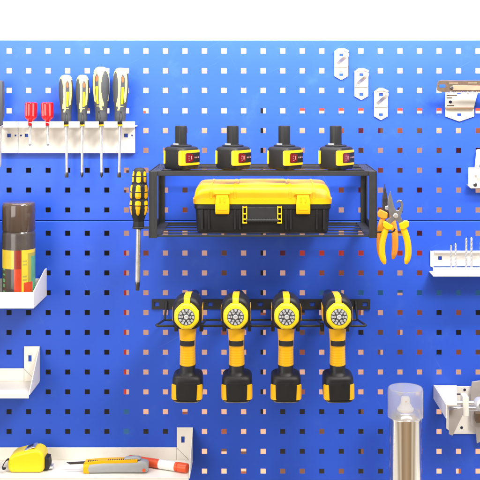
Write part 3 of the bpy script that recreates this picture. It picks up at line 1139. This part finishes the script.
# ------------------------------------------------------------------ white price-tag hooks, top right
def tag_hook(px, py, label):
    """py = top of the plate"""
    t = thing('wall_hook', label, 'hook', P(px, py, 0), 'white hooks on the pegboard')
    w = 6.8
    m = MB()
    def plate(m, pts, hole, d0, d1):
        hx, hy, hw = hole
        # polygon split into four regions round the square hole
        l, r_, tp, bt_ = min(p[0] for p in pts), max(p[0] for p in pts), min(p[1] for p in pts), None
        m.prism(pxs([(l, tp), (hx - hw, tp), (hx - hw, hy + hw), (l, hy + hw)], 0), d0, d1)
        m.prism(pxs([(hx + hw, tp), (r_, tp), (r_, hy + hw), (hx + hw, hy + hw)], 0), d0, d1)
        m.prism(pxs([(hx - hw, tp), (hx + hw, tp), (hx + hw, hy - hw), (hx - hw, hy - hw)], 0), d0, d1)
        rest = [p for p in pts if p[1] > hy + hw]
        m.prism(pxs([(l, hy + hw)] + [(r_, hy + hw)] + rest, 0), d0, d1)
    plate(m, [(px - w, py + 17.5), (px + w, py + 17.5), (px + w, py + 26.0), (px, py + 30.5), (px - w, py + 26.0)], (px, py + 24.6, 2.0), .001, .0028)
    plate(m, [(px - w, py + 1.5), (px + w, py + 1.5), (px + w, py + 16.0), (px - w, py + 16.0)], (px, py + 4.8, 2.0), .0022, .0042)
    bmesh.ops.remove_doubles(m.bm, verts=m.bm.verts, dist=1e-6)
    m.build('plate', WHITE, t)
    m = MB()
    m.box(P(px - w, py + 15.6, .001), P(px + w, py + 17.6, .0054))
    m.build('fold', WHITE, t, bev=.0006)
    m = MB()
    pp = bez([P(px - 3.4, py + 14.2, .004), P(px - .4, py + 11.6, .020), P(px + 3.0, py + 8.6, .030), P(px + 5.6, py + 6.4, .033), P(px + 6.4, py + 3.2, .034)], 6)
    m.loft([[p + Vector((-.0032, .0, .0018)), p + Vector((.0032, .0, -.0018)), p + Vector((.0032, .0020, -.0014)), p + Vector((-.0032, .0020, .0022))] for p in pp])
    m.build('prong', GALV, t, bev=.0004)
    m = MB()
    m.prism(pxs([(px - w - .3, py + 2), (px - 3, py - 1.0), (px + 3, py - 1.0), (px + w + .3, py + 1.0), (px + w + .3, py + 2.6), (px + 2.6, py + 1.0), (px - 2.6, py + 1.0), (px - w, py + 3.5)], 0), .0042, .0075)
    m.build('top_fold', WHITE, t, bev=.0005)


tag_hook(341.2, 49.5, 'white pointed steel hook highest of the three beside each other')
tag_hook(361.2, 69.5, 'white pointed steel hook in the middle of the stepped three')
tag_hook(380.8, 89.6, 'white pointed steel hook lowest of the stepped three, above the pliers')

# ------------------------------------------------------------------ saw and its bracket, top right
t = thing('saw_bracket', 'white pointed steel bracket under the brown saw', 'bracket', P(459, 120, 0))
m = MB()
def holed(m, l, r_, tp, bt_, hx, hy, hw, d0, d1):
    m.prism(pxs([(l, tp), (hx - hw, tp), (hx - hw, bt_), (l, bt_)], 0), d0, d1)
    m.prism(pxs([(hx + hw, tp), (r_, tp), (r_, bt_), (hx + hw, bt_)], 0), d0, d1)
    m.prism(pxs([(hx - hw, tp), (hx + hw, tp), (hx + hw, hy - hw), (hx - hw, hy - hw)], 0), d0, d1)
    m.prism(pxs([(hx - hw, hy + hw), (hx + hw, hy + hw), (hx + hw, bt_), (hx - hw, bt_)], 0), d0, d1)
holed(m, 445, 473.8, 109.0, 116.3, 459, 114.0, 2.1, .001, .003)
m.prism(pxs([(445, 116.3), (473.8, 116.3), (473.8, 113.6), (473.8, 116.4), (459.2, 121.5), (445, 116.6)], 0) if False else pxs([(445, 116.3), (473.8, 116.3), (459.2, 121.4)], 0), .001, .003)
m.build('pointed_plate', WHITE, t)
m = MB()
M_ = None
m.prism(pxs([(445.6, 92), (457, 92), (457, 94), (461, 94), (461, 92), (478, 92), (474, 107.6), (445.0, 107.6)], .006), .004, .006)
m.build('upper_plate', WHITE, t, bev=.0004)
m = MB(); m.box(P(445, 107.2, .001), P(474, 109.2, .0095)); m.build('fold', TAN, t, bev=.0005)
m = MB(); m.lathe(P(450.3, 102, .0055), [(.0030, 0), (.0030, .0009)], 20, 'y'); m.build('screw', HOLE_SHADE, t)  # flat dark disc, the shade of a hole put into its colour
m = MB()
for a, b, y in ((446.5, 457, 95.5), (446.5, 452, 97.8), (447, 454, 105.6)):
    m.box(P(a, y - .5, .0061), P(b, y + .5, .0066))
m.build('rust_mark', BROWN, t)
m = MB()
for px in (449, 470):
    m.box(P(px - 1, 91.6, .004), P(px + 1, 93.2, .045))
m.build('arm', WHITE, t, bev=.0004)

m = MB()
d = .045
top = [(438.6, 80.6), (442, 80.2), (500, 80.8)]
bot = []
x = 500.0
i = 0
while x > 447:
    bot.append((x, 92.4 if i % 2 == 0 else 91.2)); x -= 1.1; i += 1
outl = [(437.2, 83.5)] + top + bot + [(440, 91.6), (437.0, 90.0)]
m.prism(pxs(outl, d), d - .004, d)
saw = thing('saw', 'brown folding saw with toothed edge lying on the white bracket', 'saw', P(460, 92, d))
m.build('blade', BROWN, saw, bev=.0004)
m = MB(); m.prism(pxs([(452, 86.2), (453, 85.4), (500, 86), (500, 90.4), (453.5, 90.2), (452, 89.4)], d), d - .001, d + .0012); m.build('inlay', TAN, saw, bev=.0005)
m = MB(); m.prism(pxs([(438.8, 86.2), (440.0, 84.4), (444.6, 84.4), (445.8, 86.2), (444.6, 87.6), (440, 87.6)], d), d - .001, d + .0004)
m.build('slot', BLUE, saw)
m = MB(); m.lathe(P(451.8, 87.8, d), [(.0030, -.001), (.0030, .0016), (.0022, .0022)], 20, 'y'); m.build('pivot', DSTEEL, saw)
m = MB()
for a, y in ((449, 83.2), (468, 83.0)):
    m.box(P(a, y - .5, d - .001), P(a + 9, y + .4, d + .0004))
m.build('mark', TAN, saw)

# ------------------------------------------------------------------ white hook box at right edge
t = thing('hook_bracket', 'white steel bracket with an upright bar at the right photo edge', 'bracket', P(475, 190, 0))
m = MB()
m.prism(pxs([(468.2, 167.5), (500, 167.5), (500, 188.5), (470.5, 188.5), (469.6, 186), (468.2, 185)], 0), .001, .003)
m.prism(pxs([(468.2, 185.4), (500, 185.4), (500, 188.0), (470.5, 188.0)], .02), .003, .020)
m.prism(pxs([(469, 167.6), (500, 167.6), (500, 174.0), (471, 174.0)], .02), .018, .020)
m.build('plate', WHITE, t, bev=.0005)
m = MB()
m.prism(pxs([(477.6, 150), (480.4, 149.4), (484, 150), (480, 168), (475.8, 168)], .02), .008, .012)
m.prism(pxs([(475.8, 175.5), (478.4, 175.5), (478, 184), (475.2, 184)], .02), .006, .010)
m.build('bar', WHITE, t, bev=.0008)
m = MB(); m.lathe(P(475, 184.6, .018), [(.0038, 0), (.0038, .003), (.0025, .004)], 20, 'y'); m.build('screw', DSTEEL, t)

# ------------------------------------------------------------------ drill bit holder
t = thing('drill_bit_holder', 'white steel trough holding upright drill bits at right photo edge', 'bit holder', P(460, 277, 0))
m = MB()
m.prism(pxs([(430, 250.6), (437.9, 250.6), (437.9, 266), (430, 266)], 0), .001, .003)
m.prism(pxs([(441.7, 250.6), (520, 250.6), (520, 266), (441.7, 266)], 0), .001, .003)
m.prism(pxs([(437.9, 250.6), (441.7, 250.6), (441.7, 256), (437.9, 256)], 0), .001, .003)
m.prism(pxs([(437.9, 259.8), (441.7, 259.8), (441.7, 266), (437.9, 266)], 0), .001, .003)
bmesh.ops.remove_doubles(m.bm, verts=m.bm.verts, dist=1e-6)
m.build('back_plate', WHITE, t)
HD = .05
zf, zl = P(0, 267.6, HD).z, P(0, 276.6, HD).z
m = MB()
x0 = P(433.2, 0, HD).x; x1 = P(525, 0, HD).x
m.box((x0, -HD, zl), (x1, -HD + .0018, zf))
m.box((x0, -HD + .0018, zl), (x1, -.001, zl + .0018))
m.build('trough', WHITE, t, bev=.0005)
m = MB()
m.prism(pxs([(430, 250.6), (430, 266), (433.3, 267.5), (433.3, 250.6)], 0), .001, .0045)
m.build('end_fold', WHITE, t, bev=.0005)
m = MB(); zmid = P(0, 252.0, 0).z
m.box((P(434, 0, 0).x, -.011, zmid), (P(520, 0, 0).x, -.003, zmid + .0014)); m.build('rim', WHITE, t, bev=.0004)
for i, (px, yt, w) in enumerate(((451, 244.6, .95), (455.6, 243.0, 1.0), (466.2, 237.6, 1.15), (471.4, 237.0, 1.25), (481, 239, 1.3))):
    d = .032
    k_ = S(d)
    zb = zl + .0020
    zt = P(0, yt, d).z
    m = MB()
    r = w * k_
    L = zt - zb
    rings = []
    nn = 60
    for q in range(nn + 1):
        f = q / nn
        z = zb + L * f
        tw = (f - .3) * L / (r * 7.0) * 2 * PI if f > .3 else 0
        ring = []
        for s in range(20):
            a = 2 * PI * s / 20
            rr_ = r * (1 - (.34 * max(0, math.cos(2 * (a - tw))) ** 1.5 if f > .3 else 0))
            if f > .97:
                rr_ *= max(.1, 1 - (f - .97) / .03 * .9)
            ring.append(Vector((P(px, 0, d).x + rr_ * math.cos(a), -d + rr_ * math.sin(a), z)))
        rings.append(ring)
    m.loft(rings)
    nm = ['shortest thin steel drill bit, leftmost in the white trough', 'thin steel drill bit second from left in the white trough',
          'tall steel drill bit left one of the taller middle pair', 'tall twisted steel drill bit right one of the middle pair', 'steel drill bit cut off by the right photo edge'][i]
    single(m, 'drill_bit', STEEL, nm, 'drill bit', (P(px, 0, d).x, -d, zb), 'drill bits in the white trough', sharp=40)


# ------------------------------------------------------------------ white shelves
def shelf(name, label, x1, ytab, yplate, ycrease, yfront, d, tabw, group='white steel shelves', xl=-60):
    """shelf running off the left edge, with an end wall at x1"""
    t = thing(name, label, 'shelf', P(x1 - 20, ycrease, 0), group)
    X1 = P(x1, 0, 0).x; X0 = P(xl, 0, 0).x
    zf = P(0, yfront, d).z
    z_p = P(0, yplate, 0).z
    zt = P(0, ytab, 0).z
    xt = X1 - tabw * PX
    m = MB()
    m.box((X0, -.0030, zf + .0018), (xt - .0006, -.0012, z_p))
    m.build('back_plate', WHITE, t, bev=.0004)
    m = MB()
    # end bracket back tab with a keyhole slot and a mitred lower edge
    hx, hw, hh = xt + (X1 - xt) * .38, 1.7 * PX, 3.2 * PX
    hy = zt - 12.0 * PX
    m.box((xt, -.0040, hy - hh), (hx - hw, -.0014, zt)); m.box((hx + hw, -.0040, hy - hh), (X1, -.0014, zt))
    m.box((hx - hw, -.0040, hy + hh), (hx + hw, -.0014, zt))
    q = (X1 - xt) * .72                       # mitred joint, a fine open line running down to the right
    m.prism([(xt, hy - hh), (X1, hy - hh), (X1, zf + .0018), (xt + q, zf + .0018), (xt + q, z_p - q), (xt, z_p)], .0014, .0040)
    m.prism([(xt, z_p - .0012), (xt + q - .0007, z_p - q - .0005), (xt + q - .0007, zf + .0018), (xt, zf + .0018)], .0014, .0034)
    bmesh.ops.remove_doubles(m.bm, verts=m.bm.verts, dist=1e-6)
    m.build('end_tab', WHITE, t)
    m = MB()
    # end wall: a triangle-like sheet in the y-z plane
    th = .0016
    prof = [(-.0041, zt), (-.0041, zf), (-d, zf), (-d, zf + .006), (-.010, zt - .006)]
    va = [Vector((X1, y, z)) for y, z in prof]; vb = [Vector((X1 - th, y, z)) for y, z in prof]
    n = len(prof)
    m._new(va + vb, [tuple(range(n)), tuple(range(2 * n - 1, n - 1, -1))] + [(i, i + n, (i + 1) % n + n, (i + 1) % n) for i in range(n)])
    m.build('end_wall', WHITE, t, bev=.0004)
    m = MB()
    m.box((X0, -d, zf), (X1 - .0020, -.0012, zf + .0016))
    m.box((X0, -d, zf - .0065), (X1 - .0020, -d + .0016, zf - .0001))
    m.build('tray', WHITE, t, bev=.0005)
    return zf + .0016


shelf('shelf', 'white empty steel shelf at the left photo edge below the cans', 40, 346, 368, 383, 395, .088, 15.5)
SZ = shelf('shelf', 'white steel shelf at lower left carrying tape measure, knife and marker', 193, 427, 447, 462, 478.5, .093, 16)

# bin with cans
BD = .118
t = thing('can_bin', 'white steel bin at left photo edge holding two aerosol cans', 'bin', P(10, 309, 0))
zt, zb = P(0, 292.3, BD).z, P(0, 308.6, BD).z
xr = P(33.5, 0, BD).x
X0 = P(-60, 0, BD).x
m = MB()
m.box((X0, -BD, zb), (xr - .0018, -BD + .0018, zt))
m.build('front_lip', WHITE, t, bev=.0005)
m = MB(); m.box((X0, -BD + .0019, zb), (xr - .0018, -.001, zb + .0018)); m.build('bottom', WHITE, t, bev=.0004)
m = MB()
zs = P(0, 268, 0).z
prof = [(-.001, zs), (-.001, zb), (-BD, zb), (-BD, zt), (-.016, zs)]
va = [Vector((xr, y, z)) for y, z in prof]; vb = [Vector((xr - .0017, y, z)) for y, z in prof]
n = 5
m._new(va + vb, [tuple(range(n)), tuple(range(2 * n - 1, n - 1, -1))] + [(i, i + n, (i + 1) % n + n, (i + 1) % n) for i in range(n)])
m.build('end_wall', WHITE, t, bev=.0004)
m = MB(); m.box((X0, -.003, zb + .0019), (xr - .0018, -.001, zs - .02)); m.build('back_plate', WHITE, t, bev=.0004)


def can(px, ytop, rpx, d, label, pal):
    k_ = S(d - .02)
    zb_ = zb + .0020
    ztop = P(0, ytop, d).z
    c = Vector((P(px, 0, d).x, -d, zb_))
    r = rpx * S(d + .02)
    H = ztop - zb_
    t = thing('aerosol_can', label, 'aerosol can', c, 'aerosol cans in the white bin', False)
    capH = .052

    def fn(a, h):
        u = (a + PI / 2 + PI) % (2 * PI) - PI
        f = h / (H - capH)
        if f > .745:
            return 3
        if u < -.08:
            if f < .50 and -.95 < u < -.72 and math.sin(f * 80) > 0:
                return 2
            return 0 if f > .50 else 3
        if u < .40:
            return 4 if f > .50 else 1
        if .17 < f < .30 and .50 < u < 1.15:
            return 1
        if u > 1.05 and f < .66:
            return 2
        if u > .80 and f < .70:
            return 5
        if .46 < u < .72 and .34 < f < .62 and math.sin(f * 150) > .75:
            return 5
        return 0
    m = MB()
    prof = [(r * .93, 0), (r * .99, .002)] + [(r, .004 + (H - capH - .010) * k__ / 40) for k__ in range(41)] + [(r * .97, H - capH - .003), (r * .92, H - capH)]
    m.lathe((0, 0, 0), prof, 96, fn=fn)
    m.build('body', [LABY, LABR, LABG, LABK, LABD, LABO], t, sharp=50)
    m = MB()
    m.lathe((0, 0, 0), [(r * .95, H - capH - .001), (r * 1.0, H - capH + .001), (r * .995, H - .006), (r * .965, H - .0015), (r * .90, H), (r * .3, H - .001)], 64)
    m.build('cap', SMOKE, t, sharp=50)


can(18.8, 202, 16.4, .072, 'dark capped aerosol can with yellow and red label in the white bin', 0)
can(-17.5, 204, 16.4, .072, 'aerosol can cut off at the left photo edge, beside the yellow labelled can', 0)

# ------------------------------------------------------------------ tape measure
d = .050
k_ = S(d)
c = Vector((P(28, 0, d).x, -d, SZ))
t = thing('tape_measure', 'yellow tape measure with steel belt clip and black strap on the lower shelf', 'tape measure', c)
PB = P(0, 0, d)
yb = EY - SZ / k_          # pixel row of the shelf surface at depth d
ol = [(10.6, yb - 2), (9.6, yb - 9), (11.0, yb - 14.5), (16, yb - 18.5), (24, yb - 20.5), (33, yb - 22.5), (39, yb - 22.8), (43.5, yb - 21.2), (45.6, yb - 17.5), (46.2, yb - 12), (46.2, yb - 4), (45, yb - .9), (42, yb - .05), (14, yb - .05)]
m = MB(); m.prism(pxs(ol, d), d - .021, d + .021); m.build('case', YELB, t, bev=.009, seg=6)
m = MB(); m.prism(pxs([(45.0, yb - 14), (49.8, yb - 13), (50.6, yb - 6.5), (50.2, yb - 2), (45.0, yb - 1.2)], d), d - .012, d + .013); m.build('mouth_guard', RUBBER, t, bev=.001)
m = MB()
m.box(P(50.5, yb - 3.4, d - .008), P(52.4, yb - 2.6, d + .008)); m.box(P(52.0, yb - 3.3, d - .008), P(52.6, yb - .6, d + .008))
m.build('tape_end', STEEL, t)
m = MB()
pp = [(24.5, yb - 18.4, .0165), (26, yb - 20.4, .016), (34.5, yb - 23.6, .016), (36.5, yb - 23.6, .0165)]
A = [P(x, y, d) for x, y, w in pp]
m.loft([[p + Vector((0, -.014, 0)), p + Vector((0, .012, 0)), p + Vector((0, .012, .0014)), p + Vector((0, -.014, .0014))] for p in A])
cl = m.build('belt_clip', STEEL, t, bev=.0004)
m = MB()
A = [P(x, y, d) for x, y in ((28, yb - 21.9), (33, yb - 23.8))]
m.loft([[p + Vector((0, -.009, 0)), p + Vector((0, .006, 0)), p + Vector((0, .006, .0014)), p + Vector((0, -.009, .0014))] for p in A])
m.build('clip_window', DSTEEL, cl)
m = MB()
pl = bez([P(12, yb - 10, d + .014), P(7, yb - 9.4, d + .017), P(3.6, yb - 5, d + .020), P(2.6, yb - .9, d + .022), P(5.4, yb - .6, d + .024)], 8)
m.loft([[p + Vector((0, -.004, .0008)), p + Vector((0, .004, .0008)), p + Vector((.0005, .004, -.0010)), p + Vector((.0005, -.004, -.0010))] for p in pl])
m.build('wrist_strap', RUBBER, t, bev=.0003)
# ------------------------------------------------------------------ utility knife
d = .066
k_ = S(d)
yb = EY - SZ / k_
t = thing('utility_knife', 'grey and yellow snap blade utility knife lying on the lower shelf', 'knife', Vector((P(108, 0, d).x, -d, SZ)))
m = MB()
rings = []
for px, zc, a, b, yo in ((84.5, 4.6, .009, 4.0, 0), (86, 4.8, .010, 4.5, 0), (92, 5.2, .011, 5.0, 0), (104, 6.0, .0115, 5.8, .001), (118, 6.2, .012, 6.0, .002), (132, 6.4, .012, 6.2, .002), (142, 6.6, .0115, 6.3, .001), (147, 6.5, .010, 5.6, 0), (148.6, 6.2, .008, 4.2, 0)):
    x = P(px, 0, d).x
    rings.append(sup((x, -d + yo, SZ + zc * k_), a, b * k_, 3, 28, 'x'))
m.loft(rings)
m.build('body', GREYM, t, sharp=50)
m = MB()
rings = []
for px, zc in ((85.0, 10.0), (100, 11.5), (125, 12.3), (138, 12.9)):
    x = P(px, 0, d).x
    z = SZ + zc * k_
    rings.append([Vector((x, -d - .0085, z - .0035)), Vector((x, -d + .0085, z - .0035)), Vector((x, -d + .0085, z + .0026)), Vector((x, -d - .0085, z + .0026))])
m.loft(rings)
tr = m.build('blade_channel', YEL, t, bev=.0007)
m = MB()
for i in range(22):
    f = i / 21
    x = P(89 + 46 * f, 0, d).x; z = SZ + (10.6 + 2.2 * f) * k_
    m.box((x - .0009, -d - .007, z + .0010), (x + .0009, -d - .001, z + .0031))
m.build('tooth', DSTEEL, tr)
m = MB()
m.loft([sup((P(px, 0, d).x, -d, SZ + zc * k_), .006, b * k_, 3, 20, 'x') for px, zc, b in ((124, 13.2, .6), (126, 13.8, 1.6), (133, 14.4, 1.9), (139, 14.3, 1.8), (141, 14, .6))])
m.build('slider', GREYM, t, sharp=50)
m = MB()
m.loft([sup((P(px, 0, d).x, -d - .001, SZ + zc * k_), .0095, b * k_, 3, 24, 'x') for px, zc, b in ((84.0, 4.9, 4.6), (85.0, 4.9, 5.6), (88.5, 5.0, 5.8), (90, 5.1, 5.2))])
m.build('nose', YEL, t, sharp=50)
m = MB()
m.prism([xz(v) for v in (Vector((P(86, 0, d).x, 0, SZ + 8.6 * k_)), Vector((P(70, 0, d).x, 0, SZ + 7.9 * k_)), Vector((P(66.5, 0, d).x, 0, SZ + 9.9 * k_)), Vector((P(86, 0, d).x, 0, SZ + 11.0 * k_)))], d - .001, d + .001)
m.build('blade', DSTEEL, t)
m = MB(); m.lathe((P(144.5, 0, d).x, -d - .0105, SZ + 4.0 * k_), [(.0032, 0), (.0030, .0012)], 16, 'y'); m.build('end_button', ORED, t)
# ------------------------------------------------------------------ red marker
d = .040
k_ = S(d)
r = 4.6 * k_
a = Vector((P(127.5, 0, d).x, -.022, SZ + r + .0002)); b = Vector((P(188.5, 0, d).x, -.070, SZ + r + .0002))
dirv = (b - a).normalized()
L = (b - a).length
Mk = Matrix.Translation(a) @ Vector((1, 0, 0)).rotation_difference(dirv).to_matrix().to_4x4()
t = thing('marker_pen', 'thick orange red marker pen with white label behind the knife', 'marker pen', Vector((a.x, a.y, SZ)))
def lat(prof, mt, nm, n=32):
    m = MB(); m.lathe((0, 0, 0), prof, n, 'x')
    bmesh.ops.transform(m.bm, matrix=Mk, verts=m.bm.verts)
    return m.build(nm, mt, t, sharp=40)
lat([(r * .7, 0), (r * .92, .002), (r * .96, L * .80), (r * .96, L * .84), (r * .86, L * .845)], ORED, 'barrel')
lat([(r * .90, L * .845), (r, L * .85), (r, L * .985), (r * .94, L * .997), (r * .6, L)], ORED, 'cap')
lat([(r * .955, L * .53), (r * .985, L * .532), (r * .985, L * .80), (r * .955, L * .802)], PAPER, 'label_band')

# ------------------------------------------------------------------ clamp bracket, lower right
t = thing('clamp_bracket', 'white steel bracket with round metal bars at the lower right photo edge', 'bracket', P(455, 435, 0))
m = MB()
m.prism(pxs([(446, 386), (520, 386), (520, 433.5), (453.2, 433.5), (446, 428)], 0), .001, .003)
m.build('back_plate', WHITE, t, bev=.0004)
for px, py in ((464.6, 389.8), (461.6, 427.6)):
    m = MB()
    m.lathe(P(px, py, .0028), [(.0028, 0), (.0026, .0008)], 20, 'y')
    m.build('screw_hole', HOLE_SHADE, t)  # no opening here: hole shade painted as a dark disc
m = MB()
# cheek: left wall running out from the board, top plate
TD = .135
tl, bl = P(433, 384.3, 0), P(433, 400, 0)
xw = P(433.3, 0, 0).x
zt_, zb_ = P(0, 384.6, 0).z, P(0, 398.5, 0).z
zf_ = zb_ + .004
va = [Vector((xw, -.001, zt_)), Vector((xw, -.001, zb_)), Vector((xw, -TD, zf_)), Vector((xw, -TD, zt_ + .003))]
vb = [v + Vector((.0018, 0, 0)) for v in va]
m._new(va + vb, [(0, 1, 2, 3), (7, 6, 5, 4), (0, 4, 5, 1), (1, 5, 6, 2), (2, 6, 7, 3), (3, 7, 4, 0)])
m.build('cheek', WHITE, t, bev=.0004)
m = MB()
x2 = xw + .045
va = [Vector((xw + .0019, -.0031, zt_ - .0018)), Vector((x2, -.0031, zt_ - .0018)), Vector((xw + .020, -TD, zt_ + .001)), Vector((xw + .0019, -TD, zt_ + .001))]
vb = [v + Vector((0, 0, .0017)) for v in va]
m._new(va + vb, [(0, 1, 2, 3), (7, 6, 5, 4), (0, 4, 5, 1), (1, 5, 6, 2), (2, 6, 7, 3), (3, 7, 4, 0)])
m.build('top_plate', WHITE, t, bev=.0004)
m = MB(); m.box(P(452, 393.4, .05), P(462, 395.0, .056)); m.build('slot', BROWN, t)
m = MB()
m.prism(pxs([(449.2, 410.5), (462.8, 407.6), (462.4, 416), (452.6, 435.8), (449.0, 434.2)], .112), .109, .112)
m.build('gusset', GALV, t, bev=.0005)
m = MB()
xa, xb = P(450, 0, .096).x, P(500, 0, .096).x
m.tube([(xa, -.096, P(0, 403, .096).z), (xb, -.096, P(0, 403, .096).z)], .0042, 20)
m.tube([(xa, -.084, P(0, 408.5, .084).z), (xb, -.084, P(0, 408.5, .084).z)], .0038, 20)
m.build('bar', STEEL, t, sharp=50)
m = MB()
m.box(P(463.2, 397, .104), P(466.0, 412, .078)); m.build('stop', WHITE, t, bev=.0008)
m = MB()
m.lathe(P(481, 405, .115), [(.006, -.02), (.0100, -.018), (.0110, -.008), (.0110, .004), (.0092, .0075), (.0060, .0085), (.005, .004)], 40, 'y')
m.build('roller', LGREY, t, sharp=50)
m = MB()
m.prism(pxs([(473.6, 384), (500, 380), (500, 436), (478.5, 446), (477, 430), (472.4, 428), (472.4, 392)], .03), .012, .016)
m.build('front_plate', GALV, t, bev=.0006)
m = MB()
m.prism(pxs([(476, 414), (500, 414), (500, 424), (477, 424)], .034), .016, .028)
m.build('pad', BROWN, t, bev=.001)

# ------------------------------------------------------------------ spray can, lower right, on a shelf under the frame
CD = .13
zb = P(0, 540, CD).z
t = thing('shelf', 'white steel shelf under the silver spray can, below the frame', 'shelf', Vector((P(420, 0, 0).x, 0, zb)), 'white steel shelves')
m = MB(); m.box((P(330, 0, 0).x, -.20, zb - .0018), (P(560, 0, 0).x, -.001, zb)); m.box((P(330, 0, 0).x, -.20, zb - .02), (P(560, 0, 0).x, -.198, zb - .0019)); m.build('tray', WHITE, t, bev=.0005)
r = 16.3 * S(CD)
c = Vector((P(405.4, 0, CD).x, -CD, zb + .0002))
H = P(0, 415, CD).z - c.z
t = thing('spray_can', 'silver gold spray can with frosted clear cap at the lower right', 'spray can', c, None, False)
m = MB()
m.lathe((0, 0, 0), [(r * .95, 0), (r * 1.02, .002), (r * 1.02, .004), (r, .006), (r, H - .006), (r * 1.02, H - .0045), (r * 1.02, H - .0025), (r * .97, H - .001), (r * .80, H + .006), (r * .5, H + .010), (r * .42, H + .010)], 72)
m.build('body', SILVER, t, sharp=50)
m = MB()
m.lathe((0, 0, 0), [(.0150, H + .0085), (.0150, H + .0125), (.0128, H + .0135), (.0105, H + .0190), (.0088, H + .0200), (.0078, H + .031), (.0064, H + .0335), (.003, H + .034)], 28)
nz_ = m.build('nozzle', NOZ, t)
m = MB(); m.lathe((0, -.0080, H + .0265), [(.0013, 0), (.0010, .0008)], 12, 'y'); m.build('orifice', ORANGE, nz_)
m = MB()
rc = 17.7 * S(CD)
zt_ = P(0, 387.5, CD).z - c.z
th = .0011
m.lathe((0, 0, 0), [(rc, H - .002), (rc, zt_ - .006), (rc * .985, zt_ - .002), (rc * .94, zt_), (rc * .4, zt_ + .0004), (rc * .02, zt_ + .0004), (rc * .02, zt_ - th), (rc * .4, zt_ - th), (rc * .92, zt_ - th - .0004), (rc * .945, zt_ - .003), (rc - th, zt_ - .007), (rc - th, H - .002), (rc - th * .5, H - .0024)], 72)
m.build('cap', FROST, t, sharp=40)

for o in bpy.data.objects:
    if '_world' in o:
        del o['_world']
